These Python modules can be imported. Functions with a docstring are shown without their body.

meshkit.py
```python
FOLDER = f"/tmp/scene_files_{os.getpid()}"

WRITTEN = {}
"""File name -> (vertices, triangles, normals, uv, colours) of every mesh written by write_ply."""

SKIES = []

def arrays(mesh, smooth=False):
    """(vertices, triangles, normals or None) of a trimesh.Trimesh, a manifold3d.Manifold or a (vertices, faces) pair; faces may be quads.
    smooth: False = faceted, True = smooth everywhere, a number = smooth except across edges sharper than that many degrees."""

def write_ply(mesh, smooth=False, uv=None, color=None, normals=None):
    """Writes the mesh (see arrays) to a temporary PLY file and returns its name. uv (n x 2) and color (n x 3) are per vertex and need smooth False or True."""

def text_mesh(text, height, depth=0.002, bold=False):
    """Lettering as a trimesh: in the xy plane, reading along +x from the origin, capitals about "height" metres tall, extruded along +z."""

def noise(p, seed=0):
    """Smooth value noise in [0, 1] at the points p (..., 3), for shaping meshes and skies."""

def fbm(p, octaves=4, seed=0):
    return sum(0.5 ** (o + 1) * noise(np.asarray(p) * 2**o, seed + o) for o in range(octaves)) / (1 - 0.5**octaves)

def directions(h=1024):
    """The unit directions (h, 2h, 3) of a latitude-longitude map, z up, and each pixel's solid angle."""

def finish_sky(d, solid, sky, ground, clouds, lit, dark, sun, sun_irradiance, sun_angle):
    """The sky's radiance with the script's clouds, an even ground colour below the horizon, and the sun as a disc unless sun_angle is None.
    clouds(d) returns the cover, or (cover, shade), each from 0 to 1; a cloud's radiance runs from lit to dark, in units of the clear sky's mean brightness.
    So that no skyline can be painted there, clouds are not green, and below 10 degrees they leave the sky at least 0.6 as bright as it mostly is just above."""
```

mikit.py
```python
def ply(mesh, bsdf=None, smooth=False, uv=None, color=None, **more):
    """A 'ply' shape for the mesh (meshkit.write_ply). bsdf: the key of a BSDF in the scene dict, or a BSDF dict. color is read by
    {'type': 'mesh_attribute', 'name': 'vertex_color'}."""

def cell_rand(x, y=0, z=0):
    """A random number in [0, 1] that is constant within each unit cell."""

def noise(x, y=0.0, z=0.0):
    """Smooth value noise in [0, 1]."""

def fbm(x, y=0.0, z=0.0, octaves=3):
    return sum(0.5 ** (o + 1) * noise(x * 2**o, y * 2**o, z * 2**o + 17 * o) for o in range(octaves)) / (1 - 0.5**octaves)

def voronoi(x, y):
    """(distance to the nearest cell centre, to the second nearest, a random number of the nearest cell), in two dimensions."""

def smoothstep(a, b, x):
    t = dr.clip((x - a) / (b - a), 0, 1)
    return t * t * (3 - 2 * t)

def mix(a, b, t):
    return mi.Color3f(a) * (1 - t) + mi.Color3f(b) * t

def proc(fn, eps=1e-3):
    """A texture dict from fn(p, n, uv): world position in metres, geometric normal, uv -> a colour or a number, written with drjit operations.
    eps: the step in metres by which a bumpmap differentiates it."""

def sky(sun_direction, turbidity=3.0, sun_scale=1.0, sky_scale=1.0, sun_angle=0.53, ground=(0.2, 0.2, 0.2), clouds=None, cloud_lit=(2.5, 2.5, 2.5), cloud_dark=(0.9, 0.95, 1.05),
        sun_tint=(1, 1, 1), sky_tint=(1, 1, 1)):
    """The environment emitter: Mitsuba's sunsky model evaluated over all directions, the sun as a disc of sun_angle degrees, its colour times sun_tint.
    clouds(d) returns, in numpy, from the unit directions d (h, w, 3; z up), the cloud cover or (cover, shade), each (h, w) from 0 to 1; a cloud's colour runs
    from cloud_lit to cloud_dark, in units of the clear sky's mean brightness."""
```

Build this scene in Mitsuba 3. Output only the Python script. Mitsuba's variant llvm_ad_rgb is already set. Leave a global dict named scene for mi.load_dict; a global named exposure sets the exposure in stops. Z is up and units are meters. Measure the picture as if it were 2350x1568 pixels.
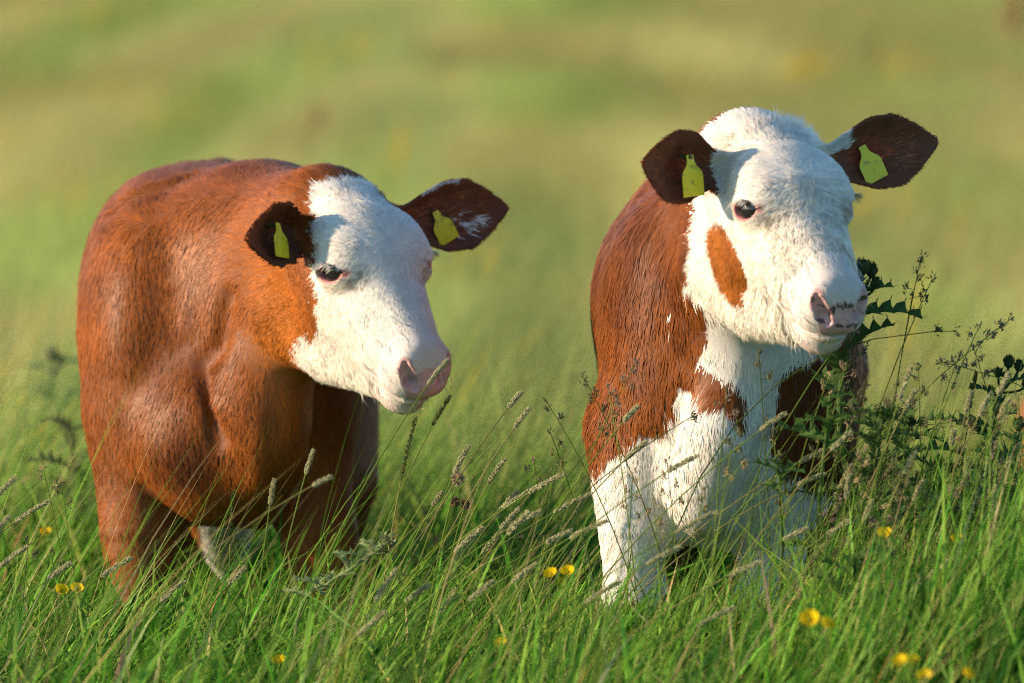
import math
import numpy as np, trimesh, mitsuba as mi, mikit, meshkit
from scipy.interpolate import PchipInterpolator
T = mi.ScalarTransform4f
scene, labels = {}, {}

# ------------------------------------------------------------------ camera, sky, exposure
CAM = np.array([0.0, -11.0, 1.30])
AIM = np.array([0.0, 0.0, 0.616])
DIST = float(np.linalg.norm(AIM - CAM))
FOV = math.degrees(2 * math.atan(0.7993 / DIST))
exposure = 2.8
scene['camera'] = dict(type='thinlens', fov=FOV, fov_axis='x', aperture_radius=0.029, focus_distance=DIST - 0.32,
                       near_clip=0.5, far_clip=2000.0,
                       to_world=T().look_at(origin=CAM.tolist(), target=AIM.tolist(), up=[0, 0, 1]))
SUN_AZ, SUN_EL = math.radians(81), math.radians(15.5)      # measured from the direction back to the camera towards the left
SUN = [-math.sin(SUN_AZ) * math.cos(SUN_EL), -math.cos(SUN_AZ) * math.cos(SUN_EL), math.sin(SUN_EL)]
scene['sky'] = mikit.sky(SUN, turbidity=3.0, ground=(0.12, 0.16, 0.05), sun_tint=(0.92, 1.0, 1.42), sky_tint=(0.80, 1.0, 1.22))

# ------------------------------------------------------------------ helpers
_w = (AIM - CAM) / DIST
_r = np.cross(_w, [0, 0, 1]); _r /= np.linalg.norm(_r)
_u = np.cross(_r, _w)
PX = 2 * 0.7993 / 2350

DEPTH = [0.0]
def at(X, Y, y=0.0):
    """The point at depth y of the field that the photograph shows at X, Y (2350 x 1568 px): used to take measures when laying out the calves and plants."""
    y = y + DEPTH[0]
    d = _w * DIST + _r * (X - 1175) * PX + _u * (784 - Y) * PX
    return CAM + d * ((y - CAM[1]) / d[1])

def nrm(v):
    return v / np.maximum(np.linalg.norm(v, axis=-1, keepdims=True), 1e-12)

def raw_ply(v, f, bsdf, normals=None, color=None):
    path = meshkit.write_ply((v, f), False, None, color, normals=normals)
    return {'type': 'ply', 'filename': path, 'face_normals': normals is None, 'bsdf': {'type': 'ref', 'id': bsdf}}

def sstep(a, b, x):
    t = np.clip((x - a) / (b - a), 0, 1)
    return t * t * (3 - 2 * t)

def rotz(a):
    c, s = math.cos(a), math.sin(a)
    return np.array([[c, -s, 0], [s, c, 0], [0, 0, 1.0]])

# signed distances, vectorised over points (n, 3)
def ell(p, c, r, R=None):
    q = p - c
    if R is not None: q = q @ R
    q = q / r; k0 = np.sqrt(np.einsum('ij,ij->i', q, q)); q = q / r; k1 = np.sqrt(np.einsum('ij,ij->i', q, q))
    return k0 * (k0 - 1) / np.maximum(k1, 1e-9)

def rcone(p, a, b, ra, rb):
    ab = b - a
    t = np.clip(((p - a) @ ab) / (ab @ ab), 0, 1)
    q = p - a - t[:, None] * ab
    return np.sqrt(np.einsum('ij,ij->i', q, q)) - (ra + (rb - ra) * t)

def smin(a, b, k):
    h = np.maximum(k - np.abs(a - b), 0) / k
    return np.minimum(a, b) - h * h * k * 0.25

def smax(a, b, k):
    return -smin(-a, -b, k)

def chain(p, pts, rs, k=0.0):
    d = None
    for i in range(len(pts) - 1):
        e = rcone(p, pts[i], pts[i + 1], rs[i], rs[i + 1])
        d = e if d is None else (np.minimum(d, e) if k == 0 else smin(d, e, k))
    return d

def surface_nets(fn, lo, hi, h):
    n = ((hi - lo) / (4 * h)).astype(int) + 2
    g = np.stack(np.meshgrid(*[np.arange(k) for k in n], indexing='ij'), -1).reshape(-1, 3)
    dc = fn(lo + (g * 4 + 1.5) * h).reshape(n)
    F = np.repeat(np.repeat(np.repeat(np.where(dc > 0, 1., -1.), 4, 0), 4, 1), 4, 2).astype(np.float32)
    near = np.argwhere(np.abs(dc) < 4 * h * 1.75)
    o = np.stack(np.meshgrid(*[np.arange(4)] * 3, indexing='ij'), -1).reshape(-1, 3)
    idx = (near[:, None] * 4 + o[None]).reshape(-1, 3)
    F[idx[:, 0], idx[:, 1], idx[:, 2]] = fn(lo + idx * h)
    S = F < 0
    c = [S[a:S.shape[0] - 1 + a, b:S.shape[1] - 1 + b, d:S.shape[2] - 1 + d] for a in (0, 1) for b in (0, 1) for d in (0, 1)]
    cnt = sum(x.astype(np.int8) for x in c)
    cells = np.argwhere((cnt > 0) & (cnt < 8))
    I = -np.ones([s - 1 for s in S.shape], np.int64)
    I[tuple(cells.T)] = np.arange(len(cells))
    acc, num = np.zeros((len(cells), 3)), np.zeros(len(cells))
    for ax in range(3):
        e = np.eye(3, dtype=int)[ax]
        for a in (0, 1):
            for b in (0, 1):
                off = np.zeros(3, int); off[(ax + 1) % 3] = a; off[(ax + 2) % 3] = b
                p0 = cells + off; p1 = p0 + e
                f0, f1 = F[tuple(p0.T)], F[tuple(p1.T)]
                m = (f0 < 0) != (f1 < 0)
                t = np.where(m, f0 / np.where(m, f0 - f1, 1), 0)
                acc += np.where(m[:, None], p0 + t[:, None] * e, 0); num += m
    v = lo + acc / num[:, None] * h
    faces = []
    for ax in range(3):
        e = np.eye(3, dtype=int)[ax]; u_, v_ = np.eye(3, dtype=int)[(ax + 1) % 3], np.eye(3, dtype=int)[(ax + 2) % 3]
        A = S[:-1] if ax == 0 else S[:, :-1] if ax == 1 else S[:, :, :-1]
        B = S[1:] if ax == 0 else S[:, 1:] if ax == 1 else S[:, :, 1:]
        ed = np.argwhere(A != B)
        ed = ed[(ed > 0).all(1) & (ed < np.array(I.shape)).all(1)]
        q = np.stack([I[tuple((ed - d).T)] for d in (u_ + v_, v_, u_ * 0, u_)], 1)
        ins = S[tuple(ed.T)]
        q = np.where(ins[:, None], q, q[:, ::-1])
        faces.append(q[(q >= 0).all(1)])
    q = np.vstack(faces)
    return v, np.vstack([q[:, [0, 1, 2]], q[:, [0, 2, 3]]])

def subdivide_some(v, f, mark):
    """Red-green subdivision of the marked faces: no cracks."""
    e = np.sort(f[:, [[0, 1], [1, 2], [2, 0]]], axis=2)
    key = e[..., 0] * (len(v) + 1) + e[..., 1]
    uk = np.unique(key[mark])
    mid = -np.ones(key.shape, int)
    j = np.searchsorted(uk, key); j[j == len(uk)] = 0
    hit = uk[j] == key
    mid[hit] = len(v) + j[hit]
    nv = np.vstack([v, 0.5 * (v[uk // (len(v) + 1)] + v[uk % (len(v) + 1)])])
    n = hit.sum(1); out = [f[n == 0]]
    m, g = mid[n == 3], f[n == 3]
    out += [np.stack([g[:, 0], m[:, 0], m[:, 2]], 1), np.stack([m[:, 0], g[:, 1], m[:, 1]], 1), np.stack([m[:, 2], m[:, 1], g[:, 2]], 1), m]
    for k in range(3):
        s = (n == 1) & hit[:, k]
        a, b, c = f[s][:, k], f[s][:, (k + 1) % 3], f[s][:, (k + 2) % 3]; mm = mid[s][:, k]
        out += [np.stack([a, mm, c], 1), np.stack([mm, b, c], 1)]
        s = (n == 2) & ~hit[:, k]
        a, b, c = f[s][:, k], f[s][:, (k + 1) % 3], f[s][:, (k + 2) % 3]
        m1, m2 = mid[s][:, (k + 1) % 3], mid[s][:, (k + 2) % 3]
        out += [np.stack([a, b, m1], 1), np.stack([a, m1, m2], 1), np.stack([m2, m1, c], 1)]
    return nv, np.vstack(out)

def grad(fn, p, e=8e-4):
    d = fn(p)
    return d, np.stack([fn(p + np.eye(3)[k] * e) - d for k in range(3)], 1) / e

def project(fn, v, steps=3, limit=0.004):
    for _ in range(steps):
        d, g = grad(fn, v)
        step = d[:, None] * g / np.maximum((g * g).sum(1, keepdims=True), 0.05)
        L = np.linalg.norm(step, axis=1, keepdims=True)
        v = v - step * np.minimum(1, limit / np.maximum(L, 1e-9))
    return v

# ------------------------------------------------------------------ the calves
_xs = np.linspace(-0.06, 0.37, 400)
def table(xy):
    a = np.array(xy, float)
    return PchipInterpolator(a[:, 0], a[:, 1])(_xs)
TW = table([(-.04, .028), (-.015, .054), (.02, .070), (.06, .077), (.10, .080), (.15, .078), (.20, .069), (.25, .055), (.29, .046), (.32, .043), (.345, .036), (.37, .018)])
TT = table([(-.04, -.016), (-.015, .003), (.02, .021), (.06, .046), (.10, .063), (.15, .060), (.20, .052), (.25, .044), (.29, .039), (.32, .034), (.345, .020), (.37, -.012)])
TB = table([(-.04, -.05), (-.015, -.08), (.03, -.120), (.06, -.142), (.10, -.150), (.15, -.140), (.20, -.124), (.25, -.106), (.29, -.094), (.32, -.086), (.345, -.066), (.37, -.030)])

_et = np.linspace(0, 1, 200)
_eh = PchipInterpolator([0, .12, .3, .5, .64, .80, .92, 1], [.42, .44, .70, .97, .98, .70, .36, .07])(_et)

class Head:
    th = .0054
    def __init__(s, eye_at, pitch, yaw, roll, ears, k=1.0, tuft=0.0):
        p, w = math.radians(pitch), math.radians(yaw)
        f = np.array([math.cos(p) * math.sin(w), -math.cos(p) * math.cos(w), -math.sin(p)])
        l = np.array([math.cos(w), math.sin(w), 0.0])
        R = np.stack([f, l, np.cross(f, l)], 1)
        c, q = math.cos(math.radians(roll)), math.sin(math.radians(roll))
        s.R = np.array([[c, 0, -q], [0, 1, 0], [q, 0, c]]) @ R
        s.k, s.tuft, s.ears = k, tuft, ears
        s.earR = {}
        for sg, (base, along, face, L, W, cup, fold) in ears.items():
            a = nrm(np.array(along, float)); n = np.array(face, float); n = nrm(n - a * (n @ a))
            s.earR[sg] = (np.array(base, float), np.stack([a, np.cross(n, a), n], 1))
        s.eye_out, s.eye_long = {}, {}
        for sg in (-1, 1):
            o = nrm(np.array([.30, sg * .92, .22])); a = np.array([.72, sg * -.10, .64]); a = nrm(a - o * (a @ o))
            s.eye_out[sg], s.eye_long[sg] = o, a
        s.o = np.asarray(eye_at) - k * (s.R @ (s.eye(-1) + s.eye_out[-1] * .02))
    def to(s, p): return (p - s.o) @ s.R / s.k
    def world(s, q): return s.o + s.k * (np.asarray(q, float) @ s.R.T)
    def wdir(s, q): return np.asarray(q, float) @ s.R.T
    def eye(s, sg): return np.array([.152, sg * .0600, .018])
    def ear_uvw(s, q, sg):
        b, E = s.earR[sg]
        return (q - b) @ E
    def ear_shape(s, u, sg):
        L, W, cup, fold = s.ears[sg][3:]
        t = np.clip(u / L, 0, 1)
        h = W * np.interp(t, _et, _eh)
        c = cup * np.interp(t, [0, .2, .5, .8, 1], [1.25, 1.1, .8, .45, .2])
        return h, c, fold * np.sin(np.pi * t) * L * .25
    def ear(s, q, sg):
        e = s.ear_uvw(q, sg)
        L = s.ears[sg][3]
        h, c, bend = s.ear_shape(e[:, 0], sg)
        v = e[:, 1]
        wc = c * h * (np.clip(np.abs(v) / h, 0, 1.15) ** 2 - .5) - bend
        th = s.th + .003 * np.clip(1 - e[:, 0] / L * 2, 0, 1)
        d = smax(np.abs(e[:, 2] - wc) * .8 - th, np.abs(v) - h, .006)
        return smax(d, np.maximum(e[:, 0] - L, -e[:, 0] - .02), .006)
    def features(s):
        base = lambda pts: project(lambda p: s.sdf(p, False), s.world(np.array(pts, float)), 12, .01)
        off = lambda w, d: w - d * nrm(grad(lambda p: s.sdf(p, False), w)[1])
        nos = s.to(off(base([(.356, .019, -.020), (.352, .026, -.011), (.344, .034, .003), (.338, .036, .012)]), .002))
        mo = s.to(off(base([(.360, 0, -.046), (.348, .024, -.050), (.322, .040, -.055), (.28, .049, -.058), (.235, .054, -.054)]), .0005))
        pad = s.to(base([(.37, 0, -.018)]))[0]
        s.nos, s.mo, s.pad = nos, mo, pad
    def sdf(s, p, feat=True):
        if feat and not hasattr(s, 'nos'): s.features()
        q = s.to(p)
        x = np.clip(q[:, 0], -.04, .37)
        w, zt, zb = (np.interp(x, _xs, t_) for t_ in (TW, TT, TB))
        zc, hh = (zt + zb) / 2, (zt - zb) / 2
        v = (q[:, 2] - zc) / hh
        nar = np.interp(x, [-.06, .05, .2, .3, .37], [.15, .24, .24, .18, .15])
        w = w * (1 - nar * sstep(.1, -1, v)) * (1 - .10 * sstep(.1, 1.0, v))
        n = 2.5
        d = ((np.abs(q[:, 1] / w) ** n + np.abs(v) ** n) ** (1 / n) - 1) * np.minimum(w, hh) * .9
        d = np.sqrt(np.maximum(d, 0) ** 2 + (q[:, 0] - x) ** 2) + np.minimum(d, 0)
        y = q * [1, 0, 1] + np.stack([0 * q[:, 0], np.abs(q[:, 1]), 0 * q[:, 0]], 1)      # mirrored
        d = smin(d, ell(y, np.array([.046, 0, -.011]), np.array([.060, .058, .036 + s.tuft])), .03)
        d = smin(d, ell(y, np.array([.112, 0, .030]), np.array([.080, .068, .040])), .03)   # forehead
        d = smin(d, ell(y, np.array([.132, .054, .030]), np.array([.045, .025, .028])), .03)   # brow
        d = smin(d, ell(y, np.array([.11, .047, -.080]), np.array([.075, .026, .060])), .03)    # masseter
        d = smin(d, ell(y, np.array([.225, .040, -.030]), np.array([.06, .010, .02])), .03)    # cheek ridge
        d = smin(d, ell(y, np.array([.322, .013, -.016]), np.array([.032, .030, .035])), .02)  # muzzle
        d = smin(d, ell(y, np.array([.322, .022, -.036]), np.array([.028, .025, .017])), .012) # upper lip
        d = smin(d, chain(y, [np.array([.255, 0, -.088]), np.array([.15, .012, -.155]), np.array([.06, .02, -.165])], [.034, .047, .065]), .035)   # throat
        d = smin(d, ell(y, np.array([.309, .0, -.082]), np.array([.034, .032, .022])), .012)  # chin
        d = smin(d, ell(y, np.array([.333, .025, .000]), np.array([.020, .014, .019])), .014)   # nostril wing
        d = smax(d, q[:, 0] * .955 + q[:, 2] * .296 - .340, .025)
        E = s.eye(1); o, a = s.eye_out[1], s.eye_long[1]; b = np.cross(a, o)
        M = np.stack([a, b, o], 1)
        d = smin(d, ell(y, E + o * .002, np.array([.033, .028, .0262]), M), .012)
        d = smax(d, -ell(y, E + o * .026, np.array([.0205, .0130, .022]), M), .005)
        tear = E + a * .024 + o * .016
        d = smax(d, -rcone(y, tear - a * .008, tear + a * .008 + o * .001, .004, .001), .006)
        if feat:
            d = smax(d, -chain(y, list(s.nos), [.0050, .0098, .0080, .0035]), .005)
            d = smax(d, -chain(y, list(s.mo), [.0060, .0060, .0055, .0045, .0018]), .005)
        if not feat: return d * s.k
        d = d * s.k
        for sg in (-1, 1):
            d = smin(d, s.ear(q, sg) * s.k, .016)
        return d

def ax(yaw=0, tilt=0):
    return rotz(math.radians(yaw)) @ np.array([[1, 0, 0], [0, math.cos(math.radians(tilt)), -math.sin(math.radians(tilt))], [0, math.sin(math.radians(tilt)), math.cos(math.radians(tilt))]])

class Calf:
    """prims: list of (kind, data..., k) merged in order by smooth union."""
    def __init__(s, head, prims, paint, flow):
        s.h, s.prims, s.paint, s.flow = head, prims, paint, flow
    creases = ()
    def crease_lines(s):
        s.lines = []
        for pts, r in s.creases:
            s.lines.append((list(project(lambda p: s.body(p, False), np.array(pts), 10, .02)), r))
    def body(s, p, cut=True):
        if cut and not hasattr(s, 'lines'): s.crease_lines()
        d = None
        for q in s.prims:
            e = ell(p, q[1], np.array(q[2]), q[4] if len(q) > 4 else None) if q[0] == 'e' else chain(p, q[1], q[2])
            d = e if d is None else smin(d, e, q[3])
        if cut:
            for pts, r in s.lines: d = smax(d, -chain(p, pts, [r * .4] + [r] * (len(pts) - 2) + [r * .4]), .034)
        return d
    def sdf(s, p):
        d = s.body(p)
        m = np.abs(p - s.h.world((.16, 0, -.02))).max(1) < .36
        d[m] = smin(d[m], s.h.sdf(p[m]), .05)
        return d
    def build(s, lo, hi, h=.0068, fine=True):
        fn = s.sdf
        v, f = surface_nets(fn, lo, hi, h)
        v = project(fn, v, 3)
        if fine:
            hq = s.h.to(v)
            inh = (hq[:, 0] > -.10) & (hq[:, 0] < .40) & (np.abs(hq[:, 1]) < .26) & (np.abs(hq[:, 2]) < .2)
            n0 = len(v); v, f = subdivide_some(v, f, inh[f].all(1)); v[n0:] = project(fn, v[n0:], 2)
            s.h.th = .0030; hq = s.h.to(v); er = np.abs(hq[:, 1]) > .07; v[er] = project(fn, v[er], 3)
            hq = s.h.to(v)
            inh = (hq[:, 0] > .27) & (hq[:, 0] < .40) & (np.abs(hq[:, 1]) < .08)
            for sg in (-1, 1):
                inh |= np.linalg.norm(hq - s.h.eye(sg), axis=1) < .05
            n0 = len(v); v, f = subdivide_some(v, f, inh[f].all(1)); v[n0:] = project(fn, v[n0:], 2)
        # drop loose bits
        m = trimesh.Trimesh(v, f, process=False)
        lab = trimesh.graph.connected_component_labels(m.face_adjacency, node_count=len(f))
        f = f[lab == np.bincount(lab).argmax()]
        used = np.unique(f); re = np.zeros(len(v), int); re[used] = np.arange(len(used))
        v, f = v[used], re[f]
        n = nrm(grad(fn, v)[1])
        fn_ = np.cross(v[f[:, 1]] - v[f[:, 0]], v[f[:, 2]] - v[f[:, 0]])
        if ((fn_ * n[f[:, 0]]).sum(1)).mean() < 0: f = f[:, ::-1]
        s.v, s.f, s.n = v, f, n
        return s

def H(*a): return np.array([at(*t_) for t_ in a])

# --- left calf: head turned to the picture's right
DEPTH[0] = .30
head1 = Head(at(758, 626, -.30), 44, 29.5, 4.5, {
    -1: ((.040, -.066, -.008), (.36, -.86, .33), (.42, .88, .36), .142, .047, 1.35, -.2),
    1: ((.050, .070, -.005), (-.05, 1.0, -.02), (.60, .18, .60), .210, .053, .50, .18)}, k=1.10)
W1 = [
    ('e', at(515, 790, .55), (.222, .48, .270), .05),
    ('e', at(345, 810, .19), (.112, .17, .245),   .08, ax(0, 8)),
    ('e', at(345, 660, .34), (.095, .20, .17), .09),
    ('e', at(690, 840, .22), (.105, .16, .235), .08, ax(0, 8)),
    ('e', at(505, 655, .95), (.205, .25, .205), .08),
    ('c', H((500, 640, .42), (600, 590, .15)), [.185, .145], .10),
    ('c', np.vstack([at(600, 600, .15), head1.world((.0, 0, -.040))]), [.145, .09], .07),
    ('c', np.vstack([at(570, 760, .10), head1.world((.04, 0, -.095))]), [.135, .062], .06),
    ('c', H((430, 510, .30), (480, 475, .62), (505, 412, 1.02)), [.05, .045, .030], .045),
    ('c', H((505, 430, 1.04), (505, 640, 1.19)), [.04, .02], .03),
    ('e', at(495, 960, .13), (.140, .13, .17), .06),
    ('c', H((640, 800, -.02), (540, 920, -.03), (425, 1010, .02)), [.045, .052, .034], .08),
    ('c', H((330, 960, .14), (322, 1215, .11), (326, 1390, .10)), [.088, .066, .050], .05),
    ('c', H((326, 1390, .10), (335, 1600, .13), (337, 1680, .11)), [.047, .032, .040], .03),
    ('c', H((665, 980, .17), (730, 1215, .15), (745, 1390, .14)), [.085, .064, .050], .05),
    ('c', H((745, 1390, .14), (750, 1600, .16), (750, 1680, .14)), [.047, .032, .040], .03),
    ('e', at(595, 1100, .085), (.035, .045, .075), .04),
    ('e', at(500, 1010, .05), (.130, .10, .135), .05),
    ('e', at(608, 950, -.01), (.070, .10, .13), .05),
    ('c', H((395, 850, .95), (400, 1120, .88), (392, 1280, 1.06), (395, 1600, .98), (396, 1670, .95)), [.13, .09, .05, .034, .042], .05),
    ('c', H((700, 850, .90), (735, 1100, .80), (745, 1280, .98), (742, 1600, .90), (742, 1660, .87)), [.13, .10, .052, .034, .042], .05),
    ('c', H((500, 1140, .62), (520, 1260, .72), (530, 1310, .75)), [.07, .04, .025], .05),
]

# --- right calf: looking past the camera
DEPTH[0] = -.35
head2 = Head(at(1712, 482, -.28), 37, 21.5, 2, {
    -1: ((.036, -.066, -.004), (.30, -1.08, .40), (.84, .04, .49), .160, .053, .65, .0),
    1: ((.038, .070, -.002), (-.15, 1.0, .03), (.65, .15, .60), .212, .053, .50, .12)}, k=1.06, tuft=.001)
W2 = [
    ('e', at(1667, 800, .55), (.195, .48, .262), .05),
    ('e', at(1510, 850, .20), (.088, .17, .245), .08, ax(0, 8)),
    ('e', at(1838, 860, .22), (.090, .16, .235), .08, ax(0, 8)),
    ('e', at(1650, 690, .95), (.20, .25, .20), .08),
    ('c', H((1650, 660, .42), (1690, 610, .15)), [.185, .140], .10),
    ('c', np.vstack([at(1690, 620, .15), head2.world((-.005, 0, -.035))]), [.140, .088], .07),
    ('c', np.vstack([at(1670, 800, .10), head2.world((.06, 0, -.085))]), [.130, .062], .06),
    ('c', H((1560, 470, .30), (1600, 455, .62), (1640, 440, 1.02)), [.05, .045, .035], .06),
    ('e', at(1640, 990, .13), (.145, .13, .18), .06),
    ('c', H((1690, 860, -.01), (1650, 1000, -.03), (1610, 1150, .02)), [.045, .052, .045], .06),
    ('c', H((1458, 990, .15), (1452, 1215, .11), (1458, 1390, .10)), [.076, .053, .042], .05),
    ('c', H((1458, 1390, .10), (1462, 1620, .13), (1462, 1708, .11)), [.047, .032, .040], .03),
    ('c', H((1815, 990, .17), (1780, 1215, .15), (1760, 1390, .14)), [.078, .054, .042], .05),
    ('c', H((1760, 1390, .14), (1752, 1620, .16), (1750, 1700, .14)), [.047, .032, .040], .03),
    ('c', H((1560, 850, .95), (1540, 1120, .88), (1520, 1280, 1.06), (1500, 1600, .98), (1500, 1670, .95)), [.13, .09, .05, .034, .042], .05),
    ('c', H((1810, 850, .95), (1810, 1100, .85), (1800, 1280, 1.02), (1790, 1600, .95), (1790, 1660, .92)), [.13, .10, .052, .034, .042], .05),
]

C2 = [(H((1600, 900, .0), (1580, 980, .0), (1560, 1080, .02)), .006), (H((1690, 1000, -.02), (1700, 1100, .0), (1700, 1190, .03)), .007), (H((1520, 1000, .06), (1540, 1120, .06), (1560, 1190, .08)), .008)]
DEPTH[0] = .30
C1 = [(H((606, 690, .0), (598, 800, .0), (568, 890, .0), (520, 950, .0)), .006), (H((262, 500, .25), (242, 600, .25), (236, 720, .25)), .008), (H((700, 900, .05), (660, 1000, .05), (650, 1110, .08)), .010),
      (H((390, 1080, .05), (420, 1140, .06), (425, 1190, .08)), .009), (H((330, 560, .2), (420, 520, .2), (520, 520, .2)), .006)]
CREASES = {1: C1, 2: C2}
DEPTH[0] = 0.0
def N(p, s, seed=0, o=2):
    return meshkit.fbm(np.asarray(p) / s + 31.7, o, seed) - .5

BROWN, BROWN2, DARK, WHITE = np.array([.27, .078, .014]), np.array([.40, .140, .022]), np.array([.13, .040, .016]), np.array([.82, .80, .76])
PINK, PINK2 = np.array([.62, .37, .37]), np.array([.35, .19, .20])

def head_local_masks(h, p):
    q = h.to(p)
    ear = np.zeros(len(p)); inner = np.zeros(len(p)); tip = np.zeros(len(p)); low = np.zeros(len(p))
    for sg in (-1, 1):
        e = h.ear_uvw(q, sg); L = h.ears[sg][3]
        hh, c, bend = h.ear_shape(e[:, 0], sg)
        m = (e[:, 0] > .008) & (e[:, 0] < L + .02) & (np.abs(e[:, 1]) < hh + .012) & (np.abs(e[:, 2]) < .06) & (np.abs(q[:, 1]) > .082)
        wc = c * hh * (np.clip(np.abs(e[:, 1]) / hh, 0, 1.15) ** 2 - .5) - bend
        ear = np.where(m, sg * np.clip(e[:, 0] / L, .01, 1), ear)
        inner = np.where(m & (e[:, 2] > wc), 1., inner)
        tip = np.where(m, np.abs(e[:, 1]) / hh, tip)
        low = np.where(m, e[:, 1] / hh, low)
    if not hasattr(h, 'nos'): h.features()
    nose = (np.linalg.norm((q - h.pad) / [.040, .033, .032], axis=1) < 1)
    for sg in (-1, 1):
        for k_ in (0, 1, 2, 3):
            nose |= np.linalg.norm((q - h.nos[k_] * [1, sg, 1]) / ([.014, .013, .014] if k_ < 3 else [.011] * 3), axis=1) < 1
    up_lip = np.interp(np.abs(q[:, 1]), h.mo[:, 1], h.mo[:, 2])
    nose &= q[:, 2] > up_lip + .004
    lid = np.zeros(len(p))
    for sg in (-1, 1):
        E = h.eye(sg) + h.eye_out[sg] * .022; a = h.eye_long[sg]; b = np.cross(a, h.eye_out[sg])
        r = np.sqrt((((q - E) @ a) / .0255) ** 2 + (((q - E) @ b) / .0172) ** 2 + (((q - E) @ h.eye_out[sg]) / .03) ** 2)
        lid = np.maximum(lid, sstep(1.12, .85, r))
        t = E + a * .029
        lid = np.maximum(lid, sstep(1.1, .7, np.linalg.norm((q - t) / .0085, axis=1)))
    return q, ear, inner, tip, low, nose, lid

def mouth_dist(h, q):
    y = q * [1, 0, 1] + np.stack([0 * q[:, 0], np.abs(q[:, 1]), 0 * q[:, 0]], 1)
    return chain(y, list(h.mo), [0, 0, 0, 0, 0])

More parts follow.
